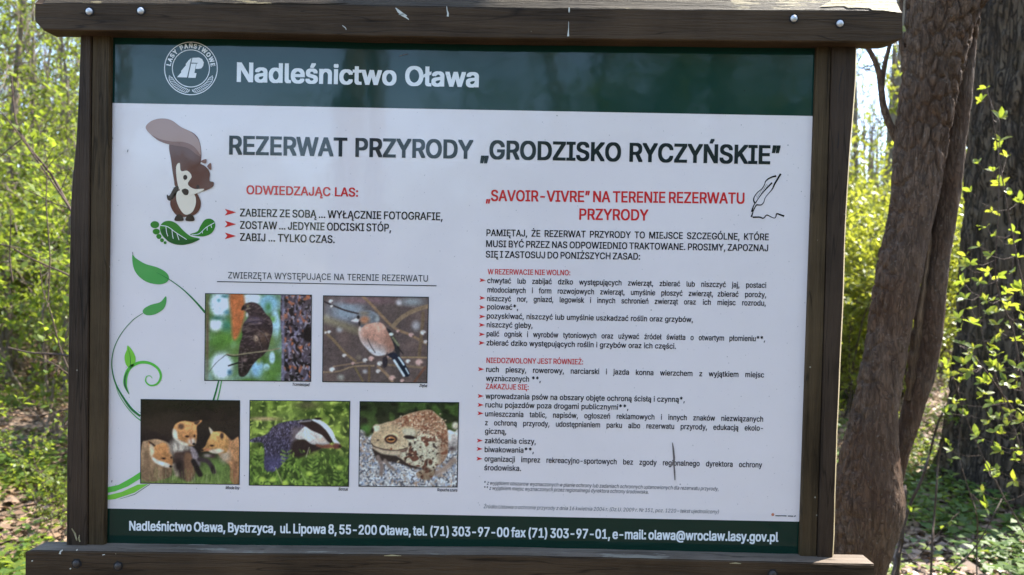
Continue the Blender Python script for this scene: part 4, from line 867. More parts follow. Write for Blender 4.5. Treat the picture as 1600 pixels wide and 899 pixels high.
# ------------------------------------------------------------------ plants
def tube_np(pts, radii, n=6):
    P = [Vector(p) for p in pts]; rings = []
    side = None
    for k, p in enumerate(P):
        d = (P[min(k + 1, len(P) - 1)] - P[max(k - 1, 0)]); d = d.normalized() if d.length > 1e-9 else Vector((0, 0, 1))
        if side is None: side = d.orthogonal().normalized()
        side = (side - d * side.dot(d)); side = side.normalized() if side.length > 1e-6 else d.orthogonal().normalized()
        up = d.cross(side)
        rings.append([p + (side * math.cos(2 * math.pi * j / n) + up * math.sin(2 * math.pi * j / n)) * radii[k] for j in range(n)])
    return rings
class Plant:
    """collects tubes and leaves into two quad meshes"""
    def __init__(s): s.V = []; s.F = []; s.LV = []; s.LF = []; s.tips = []
    def tube(s, pts, r0, r1, n=6):
        m = len(pts); rings = tube_np(pts, [r0 + (r1 - r0) * k / (m - 1) for k in range(m)], n); b = len(s.V)
        for r in rings: s.V += [tuple(p) for p in r]
        for i in range(m - 1):
            for j in range(n):
                a, c = b + i * n + j, b + i * n + (j + 1) % n; s.F.append((a, c, c + n, a + n))
    def leaf(s, p, d, nrm, L, W):
        d = d.normalized(); sd = d.cross(nrm); sd = sd.normalized() if sd.length > 1e-6 else d.orthogonal().normalized(); nn = sd.cross(d)
        b = len(s.LV)
        q = [p, p + d * L * .45 + sd * W * .5 + nn * W * .16, p + d * L - nn * L * .10, p + d * L * .45 - sd * W * .5 + nn * W * .16]
        s.LV += [tuple(v) for v in q]; s.LF.append((b, b + 1, b + 2, b + 3))
    def meshes(s, name):
        a = np_mesh(np.array(s.V), np.array(s.F), name + '_wood', True) if s.V else None
        b = np_mesh(np.array(s.LV), np.array(s.LF), name + '_leaves') if s.LV else None
        return a, b
def rv(r, k=1.0): return Vector((r.uniform(-k, k), r.uniform(-k, k), r.uniform(-k, k)))
def wander(r, p, d, L, n, wob, lift=0.0):
    pts = [p.copy()]; d = d.normalized()
    for _ in range(n):
        d = (d + rv(r, wob) + Vector((0, 0, lift))).normalized(); p = p + d * (L / n); pts.append(p.copy())
    return pts
def twig_leaves(pl, r, pts, spacing, L, cluster=2):
    acc = 0.0
    for a, b in zip(pts[:-1], pts[1:]):
        seg = (b - a); ln = seg.length; acc += ln
        while acc > spacing:
            acc -= spacing; p = a + seg * r.random()
            for _ in range(cluster):
                d = seg.normalized() * .5 + rv(r, 1.0) + Vector((0, 0, .25)); l = L * r.uniform(.65, 1.3)
                pl.leaf(p, d, Vector((r.uniform(-.6, .6), r.uniform(-.6, .6), 1)), l, l * r.uniform(.42, .6))
def make_shrub(seed, h, stems, leafL, spacing, n2=9, n3=4):
    r = random.Random(seed); pl = Plant()
    for _ in range(stems):
        a = r.uniform(0, 6.28); base = Vector((r.uniform(-.18, .18), r.uniform(-.18, .18), -.06)); hh = h * r.uniform(.65, 1.05)
        st = wander(r, base, Vector((math.cos(a) * .45, math.sin(a) * .45, 1)), hh, 8, .16, .04); pl.tube(st, .011 * hh / 2, .003, 5)
        for k in range(n2):
            i = r.randint(2, 8); p = st[i]; an = r.uniform(0, 6.28)
            br = wander(r, p, Vector((math.cos(an), math.sin(an), r.uniform(-.1, .7))), hh * r.uniform(.22, .45), 5, .25, .05); pl.tube(br, .0042, .0016, 4)
            twig_leaves(pl, r, br[1:], spacing, leafL)
            for _ in range(n3):
                q = br[r.randint(1, 5)]; tw = wander(r, q, rv(r) + Vector((0, 0, .3)), hh * r.uniform(.08, .2), 3, .3, .05); pl.tube(tw, .0018, .0008, 3)
                twig_leaves(pl, r, tw, spacing, leafL)
        twig_leaves(pl, r, st[5:], spacing, leafL)
    return pl.meshes('shrub')
def make_tree(seed, h, rad0, leafL, spacing, limbs=13, first=.34, leafless=.55):
    r = random.Random(seed); pl = Plant()
    tr = wander(r, Vector((0, 0, -.25)), Vector((r.uniform(-.06, .06), r.uniform(-.06, .06), 1)), h, 14, .045, .03)
    n = 9; m = len(tr); rr = [rad0 * (1.35 if k == 0 else 1.0) * (1 - .9 * (k / (m - 1)) ** 1.1) + .012 for k in range(m)]
    b = len(pl.V)
    for ring in tube_np(tr, rr, n): pl.V += [tuple(p) for p in ring]
    for i in range(m - 1):
        for j in range(n): a, c = b + i * n + j, b + i * n + (j + 1) % n; pl.F.append((a, c, c + n, a + n))
    lw = Plant()
    for k in range(limbs):
        f = first + (1 - first) * (k + r.random()) / limbs; x = f * (m - 1); i = min(int(x), m - 2); p = tr[i].lerp(tr[i + 1], x - i)
        an = k * 2.4 + r.uniform(-.5, .5); L = h * r.uniform(.18, .32) * (1.25 - f * .75)
        li = wander(r, p, Vector((math.cos(an), math.sin(an), r.uniform(.2, .9))), L, 6, .22, .06); lw.tube(li, rad0 * .28 * (1.15 - f), .006, 5)
        for _ in range(6):
            q = li[r.randint(1, 6)]; br = wander(r, q, rv(r) + Vector((0, 0, .35)), L * r.uniform(.25, .5), 4, .3, .05); lw.tube(br, .010, .003, 4)
            for _ in range(4):
                q2 = br[r.randint(1, 4)]; tw = wander(r, q2, rv(r) + Vector((0, 0, .2)), L * r.uniform(.1, .25), 3, .3); lw.tube(tw, .0045, .002, 3)
                if r.random() > leafless: twig_leaves(lw, r, tw, spacing, leafL, 3)
            if r.random() > leafless: twig_leaves(lw, r, br, spacing, leafL, 3)
    t, _ = pl.meshes('tree'); w, l = lw.meshes('crown')
    return t, w, l

shrubs = [make_shrub(11, 2.3, 7, .058, .050), make_shrub(12, 2.8, 8, .064, .054), make_shrub(13, 1.9, 7, .054, .046), make_shrub(14, 3.2, 8, .068, .060, 11, 5), make_shrub(15, 1.1, 6, .048, .042, 7, 3)]
trees = [make_tree(21, 13, .11, .075, .22), make_tree(22, 16, .17, .08, .26, 18), make_tree(23, 11, .07, .07, .2, 15, .2), make_tree(24, 17, .24, .085, .3, 18, .35), make_tree(25, 9, .045, .065, .18, 14, .15), make_tree(26, 6.5, .035, .066, .085, 17, .14, .1)]
def put_shrub(k, x, y, rz, sc, label, group, mat=M_LEAF, wood=M_TWIG):
    e = empty('shrub', (x, y, gz(x, y)), rz, sc); tag(e, label, 'shrub', group)
    w = link('branches', shrubs[k][0], None, e); f = link('foliage', shrubs[k][1], None, e)
    for o, m in ((w, wood), (f, mat)):
        if not o.data.materials: o.data.materials.append(m)
        else:
            o.material_slots[0].link = 'OBJECT'; o.material_slots[0].material = m
    return e
def put_tree(k, x, y, rz, sc, label, group, mat=M_LEAF):
    e = empty('forest_tree', (x, y, gz(x, y)), rz, sc); tag(e, label, 'tree', group)
    for nm, me, m in (('trunk', trees[k][0], M_BARKF), ('limbs', trees[k][1], M_BARKF), ('crown', trees[k][2], mat)):
        o = link(nm, me, None, e)
        if not me.materials: me.materials.append(m)
    return e
# clear sight lines (as seen standing in front of the board) are kept free of large plants close by
def slope_x(x, y): return (x - CAM.x) / (y - CAM.y)
r = random.Random(77)
S_LAB = ('leafy spring shrub of thin twigs in fresh light green beyond the board', 'understorey shrubs beyond the board')
for gy in np.arange(2.6, 19.0, 1.25):
    half = (gy + 1.5) * .80 + 1.0 + max(0, 5 - gy * .3)
    for gx in np.arange(-half, half, 1.35):
        x, y = gx + r.uniform(-.55, .55), gy + r.uniform(-.5, .5); s = slope_x(x, y); d = y - CAM.y
        if s > .44 and y < 6.2: continue                # the big trunk, the leaning tree and the sapling stand here
        if s > .52 and y < 8.5 and s < .66: continue
        if -.85 < s < -.52 and d < 6.3: continue        # sparse near ground on the left
        if y < 8.5 and r.random() < .45: continue
        if r.random() < .15: continue
        k = r.choice((0, 1, 2, 3, 0, 1)) if d > 5 else r.choice((2, 0, 4))
        put_shrub(k, x, y, r.uniform(0, 6.28), r.uniform(.75, 1.2), *S_LAB, mat=r.choice((M_LEAF, M_LEAF, M_LEAFY)), wood=r.choice((M_TWIG, M_TWIGPALE)))
for x, y, sc in ((-2.9, 2.4, .55), (-3.5, 3.3, .75), (-2.5, 2.9, .6), (-3.9, 4.1, .9), (-3.0, 3.9, .7), (-4.6, 3.9, .9), (3.3, 4.6, .6), (3.9, 4.2, .7), (2.3, 4.4, .8)):
    put_shrub(4, x, y, r.uniform(0, 6.28), sc, 'knee-high young shrub with tender green leaves on the forest floor', 'low young shrubs on the forest floor', M_LEAF)
T_LAB = ('slender forest tree with thin pale new foliage beyond the understorey', 'forest trees beyond the board')
cnt = 0
for gy in np.arange(7.5, 46, 2.7):
    half = (gy + 1.5) * .82 + 2 + max(0, 12 - gy * .25)
    step = 2.4 + gy * .045
    for gx in np.arange(-half, half, step):
        x, y = gx + r.uniform(-1.1, 1.1), gy + r.uniform(-1.2, 1.2); s = slope_x(x, y)
        if y < 12 and .40 < s < .60: continue
        if .450 < s < .515: continue
        if r.random() < (.5 if y < 22 else .0): continue
        if -3 < x < 20 and y < 14 and r.random() < .8: continue     # a thin place in the canopy
        put_tree(r.choice((0, 1, 2, 2, 3, 4, 4)), x, y, r.uniform(0, 6.28), r.uniform(.8, 1.2), *T_LAB); cnt += 1
# two slim trunks that show between the post and the leaning tree
for u, Y, k, sc in ((1378, 11.5, 4, 1.1), (1393, 10.2, 0, .80), (1346, 14, 4, 1.2)):
    x = at(u, 150, Y).x; put_tree(k, x, Y, r.uniform(0, 6), sc, *T_LAB)
Y_LAB = ('young tree with a full crown of fresh light green leaves beyond the shrubs', 'young leafy trees beyond the shrubs')
for sl_, Y, sc in ((-.60, 7.6, .80), (-.68, 8.6, .95), (-.63, 10.4, 1.0), (-.57, 9.4, .9), (-.72, 11.0, 1.05), (-.66, 13.0, 1.15), (-.59, 12.6, 1.1), (-.62, 16.0, 1.3), (-.69, 16.5, 1.3), (-.55, 15.0, 1.2), (-.76, 9.0, 1.0), (-.48, 11, 1.0), (-.35, 13, 1.1), (-.2, 11, 1.0), (.0, 14, 1.1), (.15, 11.5, 1.0), (.3, 13, 1.1), (.60, 13, 1.0), (.70, 12, 1.0)):
    put_tree(5, CAM.x + sl_ * (Y - CAM.y), Y, r.uniform(0, 6.28), sc, *Y_LAB, mat=M_LEAF)
for sl_, Y, k, sc in ((.46, 7.0, 1, .95), (.485, 7.8, 3, .92), (.505, 8.8, 3, .98), (.47, 9.6, 3, 1.08), (.455, 8.4, 1, 1.1), (.50, 10.6, 3, 1.15), (.475, 11.8, 3, 1.25)):
    put_shrub(k, CAM.x + sl_ * (Y - CAM.y), Y, r.uniform(0, 6.28), sc, *S_LAB, mat=M_LEAFY)
# trees on the near side, some mirrored by the glossy sheet, some added for shade
B_LAB = ('tall forest tree standing across the path, facing the board', 'trees across the path from the board')
for x, y, k, sc in ((-2.56, -9.5, 3, .9), (-1.77, -8.5, 1, .9), (-9.0, -9, 1, 1.0), (-7.2, -12.5, 0, 1.2), (-11, -15, 3, 1.1), (3.2, -10, 1, 1.0), (5.6, -9, 0, 1.1), (7.5, -12, 3, 1.1), (4.4, -14, 3, 1.0), (2.0, -16, 1, 1.2), (9.5, -8, 1, 1), (11, -14, 0, 1.2), (6.5, -17, 1, 1.2), (6.2, -2.2, 1, 1.0), (8.6, -1.6, 3, .9), (7.6, -4.4, 1, 1.1), (10.5, -3.2, 3, 1.0), (5.2, -5.0, 0, 1.1), (11.5, -5.5, 1, 1.1), (9.4, -6.0, 0, 1.2), (-14, -10, 0, 1.1), (1.2, -19, 3, 1.0), (9, -20, 3, 1.2)):
    put_tree(k, x, y, r.uniform(0, 6.28), sc, *B_LAB)  # right-hand ones level with the path are added to shade the ground
for x, y, k, sc in ((4.6, -2.6, 1, 1.1), (5.6, -3.8, 3, 1.2), (4.2, -4.6, 3, 1.1), (6.8, -3.0, 3, 1.2), (5.9, -1.4, 1, 1.1), (3.6, -6.2, 3, 1.1), (7.4, -5.6, 3, 1.3), (8.4, -2.6, 3, 1.3), (3.0, -9, 3, 1.3), (4.4, -10, 3, 1.5), (6, -9.5, 1, 1.5), (7.8, -10, 3, 1.5), (2.0, -12.5, 3, 1.5), (5.2, -13, 3, 1.7), (8, -14, 3, 1.7), (3.4, -7.5, 3, 1.4), (5.0, -7.2, 3, 1.4), (6.6, -7.6, 3, 1.5), (2.6, -10.5, 3, 1.6), (3.8, -12, 3, 1.7), (6.9, -12, 3, 1.7), (9.3, -9, 3, 1.6), (1.2, -13.5, 3, 1.5), (0.9, -15.5, 3, 1.9), (2.6, -15, 3, 1.9), (-6.4, -8.5, 1, 1.2), (-8.3, -9.5, 3, 1.3), (-10, -12, 3, 1.4)):
    put_shrub(k, x, y, r.uniform(0, 6.28), sc, 'tall leafy shrub across the path, facing the board', 'shrubs across the path from the board')  # the first shrubs, at right, are unseen ones added to shade the ground

for k in range(24):
    x = -15 + k * 1.25 + r.uniform(-.5, .5); y = -15.5 + r.uniform(-2.5, 2.0)
    put_shrub(3, x, y, r.uniform(0, 6.28), r.uniform(1.15, 1.45), 'tall leafy shrub across the path, facing the board', 'shrubs across the path from the board')
# far-off wood closing the view
def far_wood():
    rs = np.random.RandomState(9); Q = []
    n = 85000; a = rs.uniform(rad(4), rad(176), n); d = rs.uniform(46, 62, n); z = rs.beta(1.1, 2.0, n) * 11.0
    c = np.stack([d * np.cos(a), d * np.sin(a), z + .3], -1); s = rs.uniform(.10, .24, n)[:, None]
    t1 = rs.normal(size=(n, 3)); t1 /= np.linalg.norm(t1, axis=1)[:, None]; t2 = np.cross(t1, rs.normal(size=(n, 3))); t2 /= np.linalg.norm(t2, axis=1)[:, None]
    V = np.stack([c - t1 * s, c + t2 * s * .6, c + t1 * s, c - t2 * s * .6], 1).reshape(-1, 3)
    o = link('far_wood', np_mesh(V, np.arange(4 * n).reshape(n, 4), 'far_wood'), M_LEAF); tag(o, 'hazy far-off wood of thin trunks and new leaves', None, None, 'stuff')
    pl = Plant(); rr = random.Random(3)
    for _ in range(1300):
        an, dd = rr.uniform(rad(4), rad(176)), rr.uniform(46, 62); p = Vector((dd * math.cos(an), dd * math.sin(an), .2))
        pl.tube(wander(rr, p, Vector((0, 0, 1)), rr.uniform(9, 15), 4, .05), rr.uniform(.05, .16), .02, 4)
    for _ in range(30000):
        an, dd = rr.uniform(rad(4), rad(176)), rr.uniform(44, 60); p = Vector((dd * math.cos(an), dd * math.sin(an), rr.uniform(2, 13)))
        q = p + (rv(rr) + Vector((0, 0, .8))).normalized() * rr.uniform(.8, 2.2); pl.tube([p, q], .022, .010, 3)
    w, _ = pl.meshes('far'); o = link('far_trunks', w, M_TWIGPALE); tag(o, 'far-off mass of slender bare trunks', None, None, 'stuff')
far_wood()

# ground cover and leaf litter
def litter(name, label, n, mat, Lr, up, seed, region, dens=None):
    rs = random.Random(seed); pl = Plant(); c = 0
    while c < n:
        y = region[2] + (region[3] - region[2]) * rs.random() ** 1.7; x = rs.uniform(region[0], region[1]) * (y + 2.5) / (region[3] + 2.5) + CAM.x
        if dens and dens(x, y) < rs.random(): continue
        z = gz(x, y)
        if up:
            hgt = rs.uniform(.03, .20) * (1 if rs.random() < .8 else 1.6); m = rs.randint(4, 7)
            for k in range(m):
                a = rs.uniform(0, 6.28); L = rs.uniform(*Lr)
                pl.leaf(Vector((x + rs.uniform(-.05, .05), y + rs.uniform(-.05, .05), z + hgt * rs.uniform(.3, 1))), Vector((math.cos(a), math.sin(a), rs.uniform(-.15, .5))), Vector((rs.uniform(-.3, .3), rs.uniform(-.3, .3), 1)), L, L * rs.uniform(.5, .75)); c += 1
        else:
            a = rs.uniform(0, 6.28); L = rs.uniform(*Lr)
            pl.leaf(Vector((x, y, z + rs.uniform(.004, .03))), Vector((math.cos(a), math.sin(a), rs.uniform(-.25, .25))), Vector((rs.uniform(-.5, .5), rs.uniform(-.5, .5), 1)), L, L * rs.uniform(.45, .7)); c += 1
    _, l = pl.meshes(name); o = link(name, l, mat); tag(o, label, None, None, 'stuff')
pat = lambda x, y: min(1, max(.05, (noise.noise(Vector((x * .8, y * .8, 5))) + .05) * 2.4))
litter('leaf_litter', 'brown dead leaves scattered over the forest floor', 85000, M_DEAD, (.05, .11), False, 31, (-15, 15, .1, 15))
litter('ground_cover', 'low green woodland plants carpeting the forest floor', 30000, M_LEAFD, (.035, .085), True, 32, (-15, 15, .3, 15), pat)
litter('ground_cover', 'bright patches of young low plants on the forest floor', 40000, M_LEAF, (.03, .07), True, 33, (-15, 15, .3, 13), lambda x, y: pat(x + 9, y - 4))

def rear_cover():
    rs = random.Random(41); pl = Plant()
    for _ in range(5200):
        x, y = rs.uniform(-7, 7), rs.uniform(-11, -6.2); z = gz(x, y)
        for k in range(6):
            a = rs.uniform(0, 6.28); L = rs.uniform(.05, .10)
            pl.leaf(Vector((x + rs.uniform(-.08, .08), y + rs.uniform(-.08, .08), z + rs.uniform(.03, .16))), Vector((math.cos(a), math.sin(a), rs.uniform(-.15, .5))), Vector((rs.uniform(-.3, .3), rs.uniform(-.3, .3), 1)), L, L * .6)
    _, l = pl.meshes('ground_cover'); tag(link('ground_cover', l, M_LEAFD), 'low green woodland plants in front of the board', None, None, 'stuff')
rear_cover()

# ------------------------------------------------------------------ the leaning double-stemmed tree right of the board
def remesh(V, F, voxel):
    me = mesh(V, F); o = bpy.data.objects.new('tmp', me); COL.objects.link(o)
    md = o.modifiers.new('r', 'REMESH'); md.mode = 'VOXEL'; md.voxel_size = voxel
    bpy.context.view_layer.update(); dg = bpy.context.evaluated_depsgraph_get()
    out = bpy.data.meshes.new_from_object(o.evaluated_get(dg)); bpy.data.objects.remove(o); return out
def displace(me, fn):
    n = len(me.vertices); co = np.empty(n * 3, np.float32); no = np.empty(n * 3, np.float32)
    me.vertices.foreach_get('co', co); me.vertices.foreach_get('normal', no); co = co.reshape(-1, 3); no = no.reshape(-1, 3)
    d = np.array([fn(Vector(c), Vector(q)) for c, q in zip(co, no)], np.float32); co += no * d[:, None]
    me.vertices.foreach_set('co', co.ravel()); me.update(); me.polygons.foreach_set('use_smooth', np.ones(len(me.polygons), bool))
def crack(p, sx, sz):
    d, _ = noise.voronoi(Vector((p.x * sx, p.y * sx, p.z * sz))); return d[1] - d[0]
TY = 1.05
def leaning_tree():
    main = [(-2700, 1770, 1800), (-1500, 1600, 1670), (-600, 1500, 1590), (-250, 1450, 1565), (-100, 1432, 1552), (0, 1421, 1543), (30, 1418, 1521), (75, 1414, 1510), (150, 1408, 1492), (225, 1399, 1477), (300, 1395, 1464), (350, 1388, 1454), (400, 1375, 1443), (450, 1366, 1433), (520, 1356, 1419), (600, 1340, 1406), (650, 1330, 1401), (700, 1318, 1400), (760, 1305, 1406), (790, 1300, 1411), (830, 1296, 1399), (899, 1290, 1378), (1000, 1284, 1372), (1100, 1262, 1390), (1220, 1240, 1420)]
    sec = [(-60, 1512, 1560), (0, 1508, 1547), (30, 1509, 1543), (75, 1509, 1536), (150, 1497, 1530), (225, 1485, 1521), (300, 1474, 1513), (400, 1461, 1496), (450, 1455, 1490), (520, 1446, 1485), (600, 1431, 1470), (650, 1419, 1452), (700, 1407, 1436), (745, 1398, 1424), (800, 1382, 1410), (840, 1365, 1392)]
    def tube(tab, step, yo, squash, n=22):
        rings = []
        for v in np.arange(tab[0][0], tab[-1][0] + .1, step):
            a, b = lerp_tab(tab, v); A, B = at(a, v, TY), at(b, v, TY); c = (A + B) / 2; rr = (B - A).length / 2; c.y += yo
            rings.append([c + Vector((rr * math.cos(2 * math.pi * j / n), rr * squash * math.sin(2 * math.pi * j / n), (B.z - A.z) / 2 * math.cos(2 * math.pi * j / n) * .0)) for j in range(n)])
        return loft(rings)
    V1, F1 = tube(main, 20, 0.0, 1.0); V2, F2 = tube(sec, 15, .045, .9)
    b = len(V1); me = remesh(list(V1) + list(V2), F1 + [tuple(i + b for i in f) for f in F2], .0058)
    cl = [at(u, v, TY) for u, v in ((1380, 840), (1401, 745), (1405, 700), (1416, 650), (1428, 600), (1444, 520), (1454, 450), (1460, 400), (1474, 300), (1485, 225), (1497, 150), (1509, 60))]
    CZ, CXs = [c.z for c in cl], [c.x for c in cl]
    def fn(p, q):
        up = max(0.0, min(1.0, (p.z - 1.80) / .25)); left = max(0, min(1, (-q.x * .8 - q.y * .0 - .25) * 2.2)); rough = max(up, left * .9, .16)
        if p.z < 2.35 and p.x > np.interp(p.z, CZ, CXs): rough = .10
        k = crack(p, 34, 15); c = -max(0, .26 - k) * .055 * rough
        return c + .004 * noise.noise(Vector((p.x * 12, p.y * 12, p.z * 5))) + .0022 * noise.noise(Vector((p.x * 60, p.y * 60, p.z * 22))) - .003 * rough * abs(noise.noise(Vector((p.x * 30, p.y * 30, p.z * 3.5))))
    displace(me, fn)
    base = at(1325, 1100, TY); e = empty('leaning_tree', (base.x, TY, gz(base.x, TY)))
    tag(e, 'leaning brown tree with a split double trunk beside the right-hand post', 'tree')
    inv = Matrix.Translation(-e.location)
    me.transform(inv); link('trunk', me, M_BARKA, e)
    # pale dead wood in the cleft
    V = []; F = []
    strip = [(1462, 250, 3), (1458, 300, 5), (1453, 350, 6), (1449, 400, 6), (1443, 450, 7), (1436, 500, 11), (1430, 540, 12), (1424, 590, 10), (1417, 640, 6), (1409, 690, 3)]
    vs = np.arange(290, 631, 8.0)
    for v in vs:
        u, w = (float(np.interp(v, [q[1] for q in strip], [q[c] for q in strip])) for c in (0, 2))
        w *= .8 + .5 * noise.noise(Vector((v * .06, 2, 1))); u += 2.0 * noise.noise(Vector((v * .04, 7, 1))); jj = noise.noise(Vector((v * .05, 2, 1))) * .008
        V += [at(u - w, v, TY + .026 + jj), at(u - w * .3, v, TY + .010 + jj), at(u + w * .35, v, TY + .014 - jj), at(u + w, v, TY + .028), at(u, v, TY + .08)]
    for k in range(len(vs) - 1):
        for j in range(5): a, c = k * 5 + j, k * 5 + (j + 1) % 5; F.append((a, c, c + 5, a + 5))
    me = mesh([inv @ Vector(v) for v in V], F, True); tag(link('dead_wood', me, bark_mat('dead_wood', (0.07, 0.042, 0.026), (0.20, 0.135, 0.085), 1.2, 0, 60., .08, .5), e), 'pale bare dead wood in the cleft')
    # side branches at the left and the crown above the picture
    pl = Plant(); L = lambda pts, Y: [at(u, v, Y) for u, v in pts]
    for parts in ([([(1412, 232), (1400, 216), (1388, 190), (1380, 165), (1377, 140), (1374, 115), (1367, 95), (1358, 78), (1340, 40), (1330, -40), (1345, -200)], .05, .0145, .006), ([(1377.5, 145), (1379, 120), (1383, 98), (1390, 72), (1396, 30), (1385, -90)], .05, .010, .005), ([(1346, 108), (1352, 104), (1362, 103), (1370, 100)], .05, .0015, .003)],
                  [([(1428, 118), (1417, 100), (1411, 82), (1407, 62), (1406, 35), (1412, -60)], .02, .012, .006)]):
        sp = Plant()
        for pts, yo, a_, b_ in parts: sp.tube(L(pts, TY + yo), a_, b_, 8)
        w, _ = sp.meshes('side_branch'); w.transform(inv); link('side_branch', w, M_BARKA, e)
    rr = random.Random(5); cr = Plant(); top = at(1625, -1500, TY)
    for k in range(15):
        f = rr.uniform(0, 1); p = at(1672 + 105 * f, -1950 - 700 * f, TY); an = k * 2.4
        li = wander(rr, p, Vector((math.cos(an), math.sin(an), .8)), rr.uniform(1.4, 2.8), 6, .2, .05); pl.tube(li, .03, .006, 6)
        for _ in range(8):
            tw = wander(rr, li[rr.randint(1, 6)], rv(rr) + Vector((0, 0, .4)), rr.uniform(.4, .9), 4, .25); pl.tube(tw, .006, .002, 4); twig_leaves(cr, rr, tw, .2, .055, 2)
    w, _ = pl.meshes('limbs'); _, lv = cr.meshes('crown'); w.transform(inv); lv.transform(inv)
    link('limbs', w, M_BARKA, e); link('crown', lv, M_LEAF, e)
leaning_tree()

# ------------------------------------------------------------------ the thick ridged tree behind it
def thick_tree():
    Y = 4.25; tab = [(-2600, 1640, 1800), (-1200, 1580, 1770), (-300, 1543, 1752), (0, 1533, 1748), (300, 1521, 1745), (500, 1510, 1744), (650, 1497, 1748), (720, 1483, 1756), (765, 1464, 1772), (800, 1450, 1790), (850, 1440, 1800)]
    rings = []; n = 220
    for v in np.concatenate([np.arange(-2600, -120, 120), np.arange(-120, 851, 6)]):
        a, b = lerp_tab(tab, v); A, B = at(a, v, Y), at(b, v, Y); c = (A + B) / 2; R = (B.x - A.x) / 2; ring = []
        for j in range(n):
            t = 2 * math.pi * j / n; p = Vector((math.cos(t), math.sin(t), 0))
            q = Vector((p.x * R, p.y * R, c.z))
            k = crack(q + Vector((.03 * noise.noise(q * 5), 0, 0)), 15, 2.6); d = -max(0, .42 - k) * .085
            k2 = crack(q + Vector((3, 1, 2)), 30, 8); d -= max(0, .3 - k2) * .02
            d += .018 * noise.noise(q * 3) + .006 * noise.noise(q * 30)
            ring.append(Vector((c.x, Y, c.z)) + p * (R + d))
        rings.append(ring)
    V, F = loft(rings); base = at(1612, 770, Y); e = empty('thick_tree', (base.x, Y, gz(base.x, Y)))
    tag(e, 'thick dark tree with deeply ridged bark behind the leaning tree', 'tree')
    inv = Matrix.Translation(-e.location); me = mesh([inv @ v for v in V], F, True); link('trunk', me, M_BARKB, e)
    pl = Plant(); cr = Plant(); rr = random.Random(8)
    for k in range(12):
        f = rr.random(); p = at(1690, -1400 - 1150 * f, Y); an = k * 2.4
        li = wander(rr, p, Vector((math.cos(an), math.sin(an), .6)), rr.uniform(2.5, 4.5), 7, .2, .05); pl.tube(li, .07, .012, 6)
        for _ in range(10):
            tw = wander(rr, li[rr.randint(1, 7)], rv(rr) + Vector((0, 0, .3)), rr.uniform(.6, 1.4), 4, .25); pl.tube(tw, .012, .003, 4); twig_leaves(cr, rr, tw, .24, .07, 3)
    w, _ = pl.meshes('limbs'); _, lv = cr.meshes('crown'); w.transform(inv); lv.transform(inv); link('limbs', w, M_BARKB, e); link('crown', lv, M_LEAF, e)
thick_tree()

